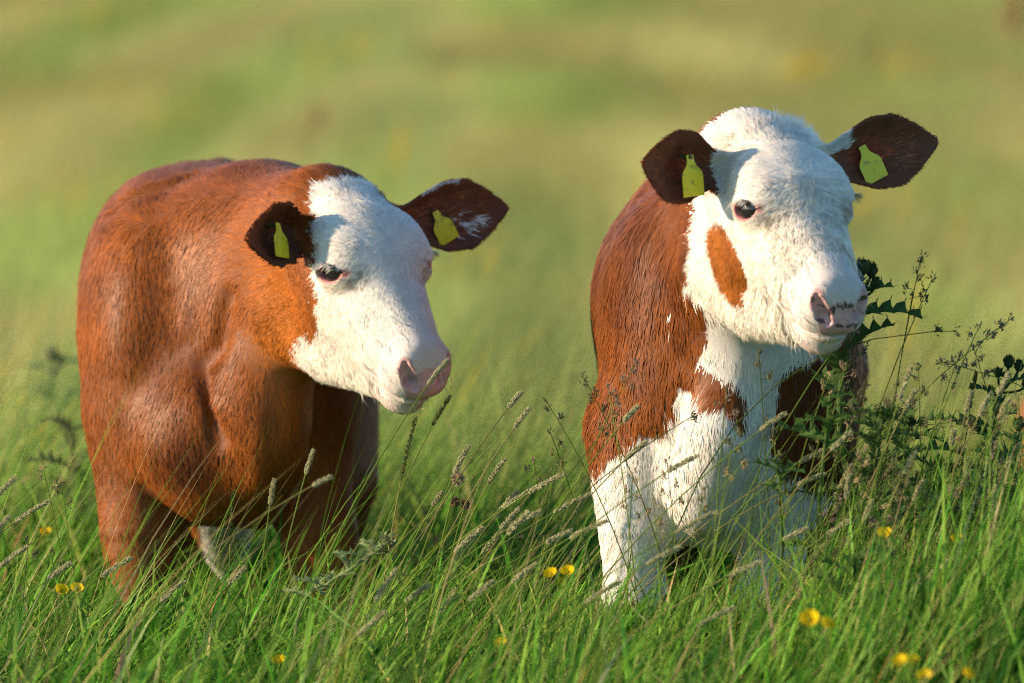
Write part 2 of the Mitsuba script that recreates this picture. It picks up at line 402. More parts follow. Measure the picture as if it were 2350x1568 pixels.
def paint1(c, p):
    """white share (0..1), base colour of the brown, hairless share, skin colour"""
    q, ear, inner, tip, low, nose, lid = head_local_masks(c.h, p)
    n1 = N(p, .03, 1); n2 = N(p, .012, 2)
    jit = .022 * n1 + .014 * n2
    ay = np.abs(q[:, 1])
    g = .40 * q[:, 0] - .84 * ay + .37 * q[:, 2]
    cut = np.interp(q[:, 2], [-.25, -.17, -.12, -.09, .0, .06], [-.075, -.070, -.045, -.022, -.020, -.018])
    w = sstep(-.005, .005, g - cut + jit * .7) * sstep(-.005, .005, q[:, 0] - .004 - .15 * np.maximum(ay - .03, 0) + jit)
    w *= (q[:, 0] > -.03) & (q[:, 0] < .42) & (ay < .16) & (q[:, 2] > -.190 - .1 * (q[:, 0] - .12))
    w = np.where(np.abs(ear) > 0, 0, w)
    st_ = np.hypot((ear - .62) * 1.3, (low + .30) * .42) + .9 * n1 + .7 * n2
    w = np.where((ear > .3) & (ear < .8) & (inner > 0) & (st_ < .02), .7, w)
    eb = c.h.eye(-1) + np.array([-.034, -.004, .020])
    w = np.where(np.linalg.norm((q - eb) / [.018, .02, .009], axis=1) + 1.5 * n2 < .9, 0, w)
    w = np.where((ear > .3) & (ear < .62) & (tip > .90 + n1) & (low > 0), .55, w)
    # pale belly and inner hind leg
    bel = (p[:, 1] > .75) & (p[:, 2] < .40) & (np.abs(p[:, 0] + .44) < .09)
    w = np.where(bel, 1, w)
    k = sstep(.08, -.10, N(p, .22, 5)) * .55
    neck = sstep(.16, .05, np.linalg.norm((p - [-.35, .25, .612]) / [.55, 1.4, 1.6], axis=1))
    br = BROWN[None] * (1 - k[:, None] * .35) + BROWN2[None] * (neck * .9)[:, None] * .6
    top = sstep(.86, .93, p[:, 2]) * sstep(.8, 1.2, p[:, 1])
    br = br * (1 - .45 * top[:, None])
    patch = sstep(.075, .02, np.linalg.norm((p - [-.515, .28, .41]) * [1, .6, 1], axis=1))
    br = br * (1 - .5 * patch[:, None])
    br = np.where((np.abs(ear) > 0)[:, None], np.where((inner > 0)[:, None], DARK * 1.6, BROWN * .75), br)
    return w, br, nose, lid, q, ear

def paint2(c, p):
    q, ear, inner, tip, low, nose, lid = head_local_masks(c.h, p)
    n1 = N(p, .035, 1); n2 = N(p, .014, 2)
    jit = .03 * n1 + .02 * n2
    ay = np.abs(q[:, 1])
    DEPTH[0] = -.35; cx = at(1655, 800, 0)[0]; pe = at(1668, 602, -.14); DEPTH[0] = 0.0
    X, cz = p[:, 0] - cx, p[:, 2]
    hw = sstep(-.007, .007, q[:, 0] + .045 + jit) * (ay < .2) * (q[:, 2] > -.30)
    edge = np.interp(cz, [.69, .724, .78, .83, .88, .95], [-.027, -.055, -.050, -.042, -.06, -.12])
    hw = np.where(q[:, 0] < .10, hw * sstep(-.007, .007, X - edge + jit), hw)
    st = np.interp(cz, [.50, .52, .562, .608, .69], [.028, .03, .037, .002, -.027])
    R_ = np.interp(cz, [.30, .40, .412, .447, .516, .597, .70], [.22, .20, .147, .095, .071, .095, .11])
    VL = np.interp(cz, [.30, .43, .447, .481, .516, .568], [-.24, -.20, -.177, -.136, -.078, -.067])
    VR = np.interp(cz, [.512, .530, .548, .562, .568, .58], [.034, .016, -.018, -.038, -.060, -.09])
    s_ = lambda v: sstep(-.006, .006, v + jit)
    up = s_(X - st) * s_(R_ - X)
    lo_ = np.where(cz > .514, s_(X - VL) * s_(VR - X), s_(X - VL) * s_(R_ - X))
    front = p[:, 1] < -.35 + np.where(cz < .45, .34, .17)
    lower = (cz < .36) & (X > -.19) & (X < .15) & (p[:, 1] < .0)
    w = np.maximum(hw * (cz > .5), np.maximum(np.maximum(up * (cz > .512) * (cz < .72), lo_) * front, lower * 1.0))
    ow = hw
    e = p - pe
    ca, sa = math.cos(math.radians(18)), math.sin(math.radians(18))
    ex, ez = e[:, 0] * ca + e[:, 2] * sa, -e[:, 0] * sa + e[:, 2] * ca
    pat = sstep(1.10, .92, np.sqrt((ex / .020) ** 2 + (ez / .064) ** 2) + 4.0 * jit) * (np.abs(e[:, 1]) < .14)
    w = w * (1 - pat)
    w = np.where(np.abs(ear) > 0, 0, w)
    w = np.where((ear > 0) & (ear < .34) & (low > .35), .95, w)
    w = np.where((ear < 0) & (ear > -.12), .9, w)
    k = sstep(.08, -.10, N(p, .22, 5)) * .55
    br = BROWN[None] * (.74 - k[:, None] * .25) + BROWN2[None] * (pat * .35)[:, None]
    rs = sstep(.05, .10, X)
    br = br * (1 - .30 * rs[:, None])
    leg = (cz < .25) & (X < 0) & (X > -.17) | (cz < .20) & (X > 0) & (X < .13)
    w = np.where(leg & (N(p, .09, 9) > .10), 0, w)
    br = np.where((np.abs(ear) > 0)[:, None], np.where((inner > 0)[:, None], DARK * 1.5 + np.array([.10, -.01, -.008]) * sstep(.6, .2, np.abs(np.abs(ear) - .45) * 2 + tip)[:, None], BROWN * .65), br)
    return w, br, nose, lid, q, ear

def flow_field(c, p, n, which):
    """Direction in which the hair lies."""
    q = c.h.to(p)
    x0 = -.45 if which == 1 else .32
    X = p[:, 0] - x0
    d = np.stack([-.10 + .35 * np.tanh(-X * 4), .25 + 0 * X, -1 + 0 * X], 1)
    up = sstep(.55, .9, n[:, 2])[:, None]
    d = d * (1 - up) + np.array([0, 1., 0]) * up
    # head: outwards from the whorl between the eyes
    wh = np.array([.150, 0.004, .06])
    r = (q - wh) * [1, 1.0, .8]
    hd = nrm(c.h.wdir(r))
    hm = (sstep(-.16, -.04, q[:, 0]) * sstep(.22, .14, np.abs(q[:, 1])) * sstep(-.22, -.13, q[:, 2]) * (q[:, 2] < .25))[:, None]
    d = d * (1 - hm) + hd * hm
    for sg in (-1, 1):
        e = c.h.ear_uvw(q, sg); L = c.h.ears[sg][3]
        m = (e[:, 0] > .01) & (e[:, 0] < L + .02) & (np.abs(e[:, 1]) < .08) & (np.abs(e[:, 2]) < .06) & (np.abs(q[:, 1]) > .082)
        E = c.h.earR[sg][1]
        dd = c.h.wdir(np.stack([np.ones(len(p)), .9 * e[:, 1] / .05, .15 + 0 * X], 1) @ E.T)
        d = np.where(m[:, None], dd, d)
    t = d - n * (d * n).sum(1, keepdims=True)
    return nrm(t)

def grow_fur(c, which, rng, count):
    v, f, n = c.v, c.f, c.n
    a = v[f]
    area = np.linalg.norm(np.cross(a[:, 1] - a[:, 0], a[:, 2] - a[:, 0]), axis=1) / 2
    cen, cn = a.mean(1), n[f].mean(1)
    face = (cn * nrm(CAM - cen)).sum(1)
    q = c.h.to(cen)
    inhead = (q[:, 0] > -.06) & (np.abs(q[:, 1]) < .25) & (np.abs(q[:, 2]) < .20) & (q[:, 0] < .4) & (c.body(cen) > c.h.sdf(cen) - .004)
    dens = np.where(face > -.2, 1.0, .07)
    dens = np.where(cen[:, 2] < .16, dens * .3, dens)
    dens = np.where((cen[:, 1] > (.75 if which == 1 else .1)) & (face < .2), dens * .6, dens)
    fi = []
    for sel, cnt in ((inhead, count[0]), (~inhead, count[1])):
        cum = np.cumsum(area * dens * sel)
        fi.append(np.searchsorted(cum, rng.random(cnt) * cum[-1]))
    fi = np.concatenate(fi); count = len(fi)
    b = rng.dirichlet([1, 1, 1], count)
    p = (v[f[fi]] * b[..., None]).sum(1); nn = nrm((n[f[fi]] * b[..., None]).sum(1))
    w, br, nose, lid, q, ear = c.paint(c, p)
    keep = ~nose & (rng.random(count) > lid * 1.3) & (mouth_dist(c.h, q) > .0062 + .003 * rng.random(count))
    for sg in (-1, 1):
        keep &= np.linalg.norm(q - c.h.eye(sg) - c.h.eye_out[sg] * .016, axis=1) > .0165
    p, nn, w, br, q, ear = p[keep], nn[keep], w[keep], br[keep], q[keep], ear[keep]
    m = len(p)
    hm = (q[:, 0] > -.05) & (np.abs(q[:, 1]) < .26) & (np.abs(q[:, 2]) < .21) & (q[:, 0] < .4) & (c.body(p) > c.h.sdf(p) - .004)
    tuft = sstep(.075, .02, q[:, 0]) * sstep(.095, .05, np.abs(q[:, 1])) * (q[:, 2] > .0) * hm
    curl = hm & (np.abs(q[:, 1]) < .06) & (q[:, 0] > .15) & (q[:, 0] < .27) & (which == 2)
    iea = np.abs(ear) > 0
    jaw = hm & (q[:, 2] < -.075)
    t = flow_field(c, p, nn, which)
    # locks: neighbouring hairs lean together
    s1 = np.where(hm, .016, .045)[:, None]
    s2 = np.where(hm, .005, .012)[:, None]
    st = np.stack([N(p / s1 * .05, .05, 11 + k) for k in range(3)], 1)
    st2 = np.stack([N(p / s2 * .05, .05, 21 + k) for k in range(3)], 1)
    amp = (np.where(hm, .5, .20) + .9 * tuft + .7 * curl + (.35 if which == 2 else 0.) * ~hm)[:, None]
    t = t + amp * st * 1.5 + .55 * amp * st2 * 1.6 + np.where(hm, .14, .07)[:, None] * rng.normal(size=(m, 3))
    t = nrm(t - nn * (t * nn).sum(1, keepdims=True))
    lng = np.where(w > .5, .018, .025) if which == 2 else .020
    L = np.where(hm, .0085, lng) * (.6 + .8 * rng.random(m))
    hl_ = head_local_masks(c.h, p); inn = (hl_[2] > 0) & (hl_[3] < .62) & (np.abs(ear) < .8)
    L = np.where(iea, np.where(inn & (rng.random(m) < .45), .016, .0065) * (.6 + .8 * rng.random(m)), L)
    L = L * (1 + (2.4 if which == 2 else .9) * tuft + .5 * curl) * np.where(jaw, 1.4 if which == 2 else 1.2, 1) * np.where(q[:, 0] > .30, .55, 1)
    L = np.where(hm & ~jaw & (q[:, 0] > .20) & (tuft == 0), L * .85, L)
    leg = p[:, 2] < .38
    L = np.where(leg & ~hm, L * .75, L)
    wk = hm & ~iea & (q[:, 0] > .255) & (rng.random(m) < .005)
    L = np.where(wk, rng.uniform(.018, .034, m), L)
    lift = np.radians(30 * wk + np.where(hm, 6, 4) - 4 * iea + (46 if which == 2 else 30) * tuft + 14 * curl + 8 * jaw + np.where(hm, 4, 2.0) * rng.normal(size=m))
    bend = np.radians(-2 + np.where(hm, 5, 2) * rng.normal(size=m))
    c1, s1_ = np.cos(lift)[:, None], np.sin(lift)[:, None]
    d0 = t * c1 + nn * s1_
    tw = rng.normal(size=(m, 3)) * (np.where(hm, .10, .03) + .25 * tuft)[:, None] + st2 * (.6 + 1.6 * tuft[:, None] + 1.2 * curl[:, None])
    d1 = nrm(t * np.cos(lift * .45 + bend)[:, None] + nn * np.sin(lift * .45 + bend)[:, None] + tw)
    p0 = p - nn * .0003
    p1 = p0 + d0 * (L * .5)[:, None]; p2 = p1 + d1 * (L * .55)[:, None]
    wid = np.where(hm, .00058, np.where(p[:, 2] < .3, .00090, .00102)) * (.6 + .8 * rng.random(m))
    ang = rng.normal(size=m) * np.where(hm, .30, .12)
    side = nrm(np.cross(t, nn)); side = nrm(side * np.cos(ang)[:, None] + nn * np.sin(ang)[:, None])
    W = side * wid[:, None]
    V = np.stack([p0 - W, p0 + W, p1 - W * .8, p1 + W * .8, p2], 1)
    base = np.arange(m)[:, None] * 5
    F = np.stack([base + [0, 1, 3], base + [0, 3, 2], base + [2, 3, 4]], 1).reshape(-1, 3)
    # colour of each hair
    white = rng.random(m) < w
    br = np.where((iea & inn & (rng.random(m) < .25))[:, None], br * 2.2, br)
    tone = (1 + .12 * rng.normal(size=m) + .16 * st2[:, 0] + .4 * st[:, 1] + .7 * N(p * [1, 1, .22], .02, 45))[:, None]
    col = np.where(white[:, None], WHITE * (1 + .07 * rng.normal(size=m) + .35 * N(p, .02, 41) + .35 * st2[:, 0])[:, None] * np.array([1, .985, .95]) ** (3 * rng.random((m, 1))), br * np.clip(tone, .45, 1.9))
    soil = np.clip(N(p, .07, 51, 3) * 2.2 + .1, 0, 1)[:, None] * np.where(hm, .28, .22)[:, None]
    col = np.where(white[:, None], col * (1 - soil) + col * soil * np.array([.92, .80, .58]), col)
    pk_ = (sstep(.27, .33, q[:, 0]) * hm * .45)[:, None]
    col = np.where(white[:, None], col * (1 - pk_) + pk_ * np.array([.66, .46, .42]), col)
    for sg in (-1, 1):
        tr = c.h.eye(sg) + c.h.eye_long[sg] * .036 + c.h.eye_out[sg] * .012 + np.array([.010, 0, -.004])
        k_ = sstep(1.15, .3, np.linalg.norm((q - tr) / [.020, .016, .012], axis=1) + 5 * N(p, .006, 52))[:, None]
        col = np.where(white[:, None], col * (1 - .62 * k_) + .62 * k_ * np.array([.20, .13, .08]), col)
    col = np.clip(col, .01, .93)
    tipk = np.where(white[:, None], 1.0, 1.18)
    C = np.stack([col * .85, col * .85, col, col, np.clip(col * tipk, 0, .95)], 1).reshape(-1, 3)
    NJ = nn + np.where(hm, .11, .05)[:, None] * rng.normal(size=(m, 3)) + np.where(hm, .45, .18)[:, None] * (st2 + .7 * st)
    NJ = nrm(NJ)
    NN = np.stack([nn, nn, nrm(NJ + nn * .4), nrm(NJ + nn * .4), NJ], 1).reshape(-1, 3)
    return V.reshape(-1, 3), F, NN, C

head1.features(); head2.features()
NOSES = [h_.world(h_.pad) for h_ in (head1, head2)]
def wet(p, n, uv):
    import drjit as dr
    d = dr.minimum(*[dr.norm(mi.Point3f(p) - mi.Point3f(*[float(t) for t in c_])) for c_ in NOSES])
    return .22 + .40 * mikit.smoothstep(.045, .075, d) + .12 * mikit.noise(p.x * 500, p.y * 500, p.z * 500)
scene['skin'] = dict(type='twosided', bsdf=dict(type='principled', base_color=dict(type='mesh_attribute', name='vertex_color'), roughness=mikit.proc(wet), specular=.45))
scene['hair'] = dict(type='twosided', bsdf=dict(type='principled', base_color=dict(type='mesh_attribute', name='vertex_color'), roughness=.44, specular=.16))
scene['eye_black'] = dict(type='principled', base_color=dict(type='rgb', value=[.012, .011, .013]), roughness=.04, specular=.7, clearcoat=1.0, clearcoat_gloss=.98)
scene['tag_yellow'] = dict(type='twosided', bsdf=dict(type='principled', base_color=mikit.proc(lambda p, n, uv: mikit.mix((.86, .72, .03), (.55, .46, .04), mikit.smoothstep(.52, .75, mikit.fbm(p.x * 90, p.y * 90, p.z * 90)))), roughness=.38, specular=.5))

def make_calf(key, head, prims, paint, which, lo, hi, seed, count):
    c = Calf(head, prims, paint, None); c.creases = CREASES[which]
    c.build(np.array(lo), np.array(hi))
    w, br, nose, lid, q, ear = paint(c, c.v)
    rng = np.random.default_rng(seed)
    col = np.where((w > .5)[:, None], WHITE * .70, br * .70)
    spots = N(c.v, .010, 61) + N(c.v, .02, 62) * .6
    pk = PINK * (1 + .5 * N(c.v, .008, 63))[:, None]
    pk = pk * np.where(q[:, 2] > .016, .75, 1)[:, None]
    if which == 2:
        pk = np.where((spots > .13)[:, None] & (q[:, 2] < .015)[:, None], pk * .22, pk)
    for sg in (-1, 1):
        hole = np.minimum(np.linalg.norm((q - head.nos[1] * [1, sg, 1]) / .011, axis=1), np.linalg.norm((q - head.nos[2] * [1, sg, 1]) / .008, axis=1))
        pk = pk * (.30 + .7 * sstep(.35, 1.2, hole))[:, None]
    col = np.where(nose[:, None], pk, col)
    col = col * (1 - lid[:, None]) + lid[:, None] * (PINK * [1.0, .72, .68] * .85)
    md = sstep(.0085, .003, mouth_dist(head, q) + .012 * np.maximum(0, (.27 - q[:, 0]) / .05) * (q[:, 0] < .27))[:, None]
    col = col * (1 - md) + md * np.array([.055, .03, .028])
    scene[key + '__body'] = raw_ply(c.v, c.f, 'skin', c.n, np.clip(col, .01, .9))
    V, F, NN, C = grow_fur(c, which, rng, count)
    scene[key + '__fur'] = raw_ply(V, F, 'hair', NN, C)
    labels[key + '__fur'] = dict(kind='stuff')
    for i, sg in enumerate((-1, 1)):
        s = trimesh.creation.icosphere(4, .0232 * head.k)
        s.apply_translation(head.world(head.eye(sg) + head.eye_out[sg] * .0))
        scene[key + '__eye' + ('_001' if i else '')] = mikit.ply(s, 'eye_black', smooth=True)
        # lashes along the upper lid
        E, o, a = head.eye(sg), head.eye_out[sg], head.eye_long[sg]
        up = np.cross(a, o) * (-1 if (np.cross(a, o))[0] > 0 else 1)
        vs, fs, cs = [], [], []
        for k in range(150):
            u = rng.uniform(-1, .75); r = E + o * (.0225 + .004 * (1 - u * u)) + a * (.019 * u) + up * (.0125 * math.sqrt(max(0, 1 - u * u)) + .002)
            dr_ = nrm(o * .9 + up * (.15 + .35 * rng.normal()) * .5 - a * .25 + a * u * .35 + rng.normal(size=3) * .12)
            Lh = rng.uniform(.010, .020); sd = nrm(np.cross(dr_, up)) * .0007
            P = np.stack([r - sd, r + sd, r + dr_ * Lh * .6 - up * .0015 - sd * .7, r + dr_ * Lh * .6 - up * .0015 + sd * .7, r + dr_ * Lh - up * .005])
            b0 = len(vs) * 5; vs.append(head.world(P)); fs += [[b0, b0 + 1, b0 + 3], [b0, b0 + 3, b0 + 2], [b0 + 2, b0 + 3, b0 + 4]]
            cs.append(np.tile(WHITE * .85, (5, 1)))
        V_ = np.vstack(vs)
        scene[key + '__eyelash' + ('_001' if i else '')] = raw_ply(V_, np.array(fs), 'hair', None, np.vstack(cs))
    return c

FUR = (105000, 135000)
c1 = make_calf('calf', head1, W1, paint1, 1, (-.80, -.30, -.03), (.02, 1.68, 1.04), 11, FUR)
c2 = make_calf('calf_001', head2, W2, paint2, 2, (.02, -.98, -.01), (.70, .96, 1.05), 12, FUR)
labels['calf'] = dict(label='brown calf with a white face standing on the left, head turned to the right', category='calf')
labels['calf_001'] = dict(label='brown and white calf with white chest and brown cheek patch on the right', category='calf')

# ------------------------------------------------------------------ ear tags
from shapely.geometry import Polygon
def plate(poly, t):
    m = trimesh.creation.extrude_polygon(poly, t, engine='earcut')
    m.apply_translation([0, 0, -t / 2])
    return m

TAG = Polygon([(-.0065, .006), (.0065, .006), (.0075, -.005), (.010, -.010), (.0195, -.020), (.0215, -.026), (.0215, -.056), (-.0215, -.056), (-.0215, -.026), (-.0195, -.020), (-.010, -.010), (-.0075, -.005)]).buffer(.002).buffer(-.0035).buffer(.0015)
def ear_tag(key, h, sg, u, v, down, label, back=True, off=.013, tilt=0.0, sc=1.12, kick=.30):
    L = h.ears[sg][3]
    hh, c_, bend = h.ear_shape(np.array([u * L]), sg)
    w = float(c_[0] * hh[0] * (v ** 2 - .5) - bend[0])
    b, E = h.earR[sg]
    P = h.world(b + E @ np.array([u * L, v * hh[0], w]))
    n = nrm(h.wdir(E[:, 2])); d = np.array(down, float)
    d = nrm(d - n * (d @ n) * (1 - tilt))
    n = nrm(n - d * (n @ d)); x = np.cross(-d, n)
    def put(m, o):
        k = kick if o > 0 else .10
        dd = nrm(d + n * k); nn = nrm(n - dd * (n @ dd)); R = np.eye(4); R[:3, 0], R[:3, 1], R[:3, 2] = x, -dd, nn
        m = m.copy(); m.apply_scale(sc if o >= 0 else .8)
        v_ = m.vertices; v_[:, 2] -= 1.8 * (np.maximum(-v_[:, 1] - .01, 0)) ** 2 * (1 if o > 0 else -1)
        m.vertices = v_; R[:3, 3] = P + n * o; m.apply_transform(R); return m
    scene[key + '__front_panel'] = mikit.ply(put(plate(TAG, .0018).subdivide(), off), 'tag_yellow', smooth=20)
    if back: scene[key + '__back_panel'] = mikit.ply(put(plate(TAG, .0018).subdivide(), -.009), 'tag_yellow', smooth=20)
    st = trimesh.creation.cylinder(.0035, 2 * off + .004, sections=12)
    scene[key + '__stud'] = mikit.ply(put(st, 0), 'tag_stud', smooth=30)
    labels[key] = dict(label=label, category='ear tag', group='yellow ear tags of the calves')
scene['tag_stud'] = dict(type='principled', base_color=dict(type='rgb', value=[.10, .09, .02]), roughness=.5)
ear_tag('ear_tag', head1, -1, .50, -.25, (.12, -.25, -1), 'yellow ear tag seen edge-on in the near ear of the left calf', off=.026, sc=.9)
ear_tag('ear_tag_001', head1, 1, .42, .10, (.62, 0, -1), 'yellow ear tag in the outstretched far ear of the left calf', back=False, sc=.88, kick=.10, off=.017)
ear_tag('ear_tag_002', head2, -1, .50, -.25, (.10, 0, -1), 'bottle shaped yellow ear tag hanging in the near ear of the right calf', off=.026, sc=1.0)
ear_tag('ear_tag_003', head2, 1, .42, .18, (.50, 0, -1), 'yellow ear tag in the far ear of the right calf', back=False, sc=.92, kick=.10, off=.017)

# ------------------------------------------------------------------ ground
g = 800.0
scene['earth'] = dict(type='diffuse', reflectance=mikit.proc(lambda p, n, uv: mikit.mix((.035, .045, .014), (.06, .075, .02), mikit.fbm(p.x * 3, p.y * 3))))
scene['ground'] = mikit.ply((np.array([[-g, -g, 0], [g, -g, 0], [g, g, 0], [-g, g, 0.]]), np.array([[0, 1, 2], [0, 2, 3]])), 'earth')
labels['ground'] = dict(label='earth of the meadow under the grass', kind='structure')

# ------------------------------------------------------------------ grass
def leaf_bsdf(rough=.45, trans=1.0):
    return dict(type='principledthin', base_color=dict(type='mesh_attribute', name='vertex_color'), roughness=rough, diff_trans=trans)
scene['grass_leaf'] = leaf_bsdf(.34, .9)
scene['straw'] = leaf_bsdf(.6, .7)

def blades(rng, base, h, w, lean, ldir, segs, c0, c1, twist=.5, droop=0.0):
    """Grass blades as tapering, bending ribbons. base (n,2); h, w, lean (n,); ldir angle (n,); colours (n,3) at foot and tip."""
    n = len(base)
    t = np.linspace(0, 1, segs + 1)
    yaw = rng.uniform(0, np.pi, n)
    d = np.stack([np.cos(ldir), np.sin(ldir), 0 * ldir], 1)
    b3 = np.concatenate([base, np.zeros((n, 1))], 1)
    ln = lean[:, None]
    hx = h[:, None] * (.35 * t + .65 * t ** 2)[None] * ln
    hz = h[:, None] * (t[None] * np.sqrt(np.maximum(.05, 1 - (.55 * ln) ** 2)) - droop * ln * t[None] ** 3)
    P = b3[:, None] + d[:, None] * hx[..., None] + np.array([0, 0, 1.]) * hz[..., None]
    ang = yaw[:, None] + twist * t[None]
    side = np.stack([np.cos(ang), np.sin(ang), 0 * ang], 2)
    wt = w[:, None] * np.minimum(1, .55 + 1.2 * t)[None] * np.maximum(1 - t[None] ** 2.2, 0) * .5
    L, R = P - side * wt[..., None], P + side * wt[..., None]
    V = np.stack([L[:, :-1], R[:, :-1]], 2).reshape(n, -1, 3)
    V = np.concatenate([V, P[:, -1:]], 1)
    k = V.shape[1]
    F = []
    for i in range(segs - 1):
        F += [[2 * i, 2 * i + 1, 2 * i + 3], [2 * i, 2 * i + 3, 2 * i + 2]]
    F += [[2 * segs - 2, 2 * segs - 1, 2 * segs]]
    F = (np.arange(n)[:, None, None] * k + np.array(F)[None]).reshape(-1, 3)
    tt = np.concatenate([np.repeat(t[:-1], 2), [1.0]])
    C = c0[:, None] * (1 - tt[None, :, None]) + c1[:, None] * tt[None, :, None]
    return V.reshape(-1, 3), F, np.clip(C, .004, .9).reshape(-1, 3)

def join(parts):
    V, F, C, o = [], [], [], 0
    for v, f, c in parts:
        V.append(v); F.append(f + o); C.append(c); o += len(v)
    return np.vstack(V), np.vstack(F), np.vstack(C)

rng = np.random.default_rng(5)
GREEN, LIME, DEEP, STRAW, RUST = (np.array(c) for c in ((.105, .265, .030), (.25, .42, .070), (.050, .135, .020), (.50, .43, .19), (.30, .16, .075)))

def mixc(n, weights):
    cs = np.array([GREEN, LIME, DEEP, STRAW, RUST]); k = rng.choice(5, n, p=np.array(weights) / sum(weights))
    return cs[k] * rng.uniform(.75, 1.3, (n, 1)) * (1 + .12 * rng.normal(size=(n, 3)))

def field(y):            # half width of the view at depth y, with a margin
    return (y + 11) * .0727 * 1.0 + .25

def scatter(n, y0, y1):
    y = np.sqrt(rng.uniform((y0 + 11) ** 2, (y1 + 11) ** 2, n)) - 11
    return np.stack([rng.uniform(-1, 1, n) * field(y), y], 1)

def patch(b, sx, sy, seed):
    return meshkit.fbm(np.stack([b[:, 0] / sx, b[:, 1] / sy, 0 * b[:, 0] + 3.3], 1), 3, seed)

def in_calf(b):
    m = np.zeros(len(b), bool)
    for x0, y0 in ((-.45, .32), (.325, -.33)):
        m |= (np.abs(b[:, 0] - x0) < .22) & (b[:, 1] > y0) & (b[:, 1] < y0 + 1.25)
    return m

near = []  # leaf blades darker at the foot: shade low in the turf put into the colour
# dense turf round the calves
b = scatter(26000, -3.6, 1.6)
pt = patch(b, .22, .3, 1)
h = (.10 + .20 * rng.random(len(b)) ** 1.4 + .13 * np.clip(pt - .35, 0, 1)) * (1 + .22 * sstep(.15, .8, b[:, 0]))
h = np.where(in_calf(b), h * .75, h)
c = mixc(len(b), [5, 3, 3, .7, .2])
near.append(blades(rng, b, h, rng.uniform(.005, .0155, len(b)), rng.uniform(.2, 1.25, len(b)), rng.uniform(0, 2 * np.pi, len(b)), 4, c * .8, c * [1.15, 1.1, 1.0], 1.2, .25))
# long leaves standing above it
b = scatter(8000, -3.0, 2.5); b = b[~in_calf(b)]
h = rng.uniform(.26, .44, len(b)) * np.where((np.abs(b[:, 0]) < .15), 1.0, .92)
c = mixc(len(b), [5, 4, 1.5, .6, .1])
near.append(blades(rng, b, h, rng.uniform(.006, .0165, len(b)), rng.uniform(.3, 1.3, len(b)), rng.normal(.1, 1.3, len(b)), 6, c * .8, c * 1.15, 1.5, .35))
# fine bare stalks leaning with the wind
b = scatter(1500, -2.6, 3.0); b = b[~in_calf(b)]
h = rng.uniform(.30, .60, len(b))
c = mixc(len(b), [1.5, 4, .2, 1.6, .1])
near.append(blades(rng, b, h, rng.uniform(.0016, .0028, len(b)), rng.uniform(.25, .85, len(b)), rng.normal(.05, .45, len(b)), 5, c, c * 1.2, .4))
b = scatter(3600, -2.6, 1.2); b = b[~in_calf(b)]
h = rng.uniform(.16, .34, len(b)); c = mixc(len(b), [5, 4, 1.5, .15, .05])
near.append(blades(rng, b, h, rng.uniform(.009, .015, len(b)), rng.uniform(.5, 1.4, len(b)), rng.uniform(0, 2 * np.pi, len(b)), 6, c * .85, c * 1.1, 1.2, .45))
b = scatter(3800, -2.8, .8)
h = rng.uniform(.07, .20, len(b)); c = mixc(len(b), [5, 3, 3, 0, 0])
near.append(blades(rng, b, h, rng.uniform(.014, .026, len(b)), rng.uniform(.6, 1.4, len(b)), rng.uniform(0, 2 * np.pi, len(b)), 5, c * .9, c * 1.05, .6, .4))
for n_, lo_h, hi_h, w0, w1, sg, wt in ((4200, .26, .50, .005, .014, 5, [5, 4, 2, .4, .1]), (1300, .34, .66, .0016, .0028, 5, [2, 4, .3, 1.2, .1])):
    b = np.stack([rng.uniform(.02, .95, n_), rng.uniform(-1.35, -.52, n_)], 1)
    b = b[rng.random(n_) < sstep(.0, .45, b[:, 0]) * .55 + .45]
    h = rng.uniform(lo_h, hi_h, len(b)) * (.74 + .50 * sstep(.2, .75, b[:, 0])); c = mixc(len(b), wt)
    near.append(blades(rng, b, h, rng.uniform(w0, w1, len(b)), rng.uniform(.15, .9, len(b)), rng.normal(.1, .9, len(b)), sg, c * .85, c * 1.15, 1.0, .2))
b = np.stack([rng.uniform(.02, .55, 1300), rng.uniform(-.85, -.5, 1300)], 1)
h = rng.uniform(.24, .40, len(b)); c = mixc(len(b), [5, 4, 2, .5, .1])
near.append(blades(rng, b, h, rng.uniform(.004, .012, len(b)), rng.uniform(.2, 1.1, len(b)), rng.normal(.1, 1.2, len(b)), 5, c * .85, c * 1.15, 1.0, .3))
b = np.stack([rng.uniform(-.85, .1, 1500), rng.uniform(-.75, .0, 1500)], 1)
h = rng.uniform(.22, .36, len(b)); c = mixc(len(b), [5, 4, 1.5, .3, .1])
near.append(blades(rng, b, h, rng.uniform(.003, .010, len(b)), rng.uniform(.2, 1.2, len(b)), rng.normal(.2, 1.2, len(b)), 5, c * .85, c * 1.15, 1.2, .3))
V, F, C = join(near)
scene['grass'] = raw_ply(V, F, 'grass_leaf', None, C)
labels['grass'] = dict(label='lush green meadow grass around the legs of the calves', kind='stuff', category='grass')

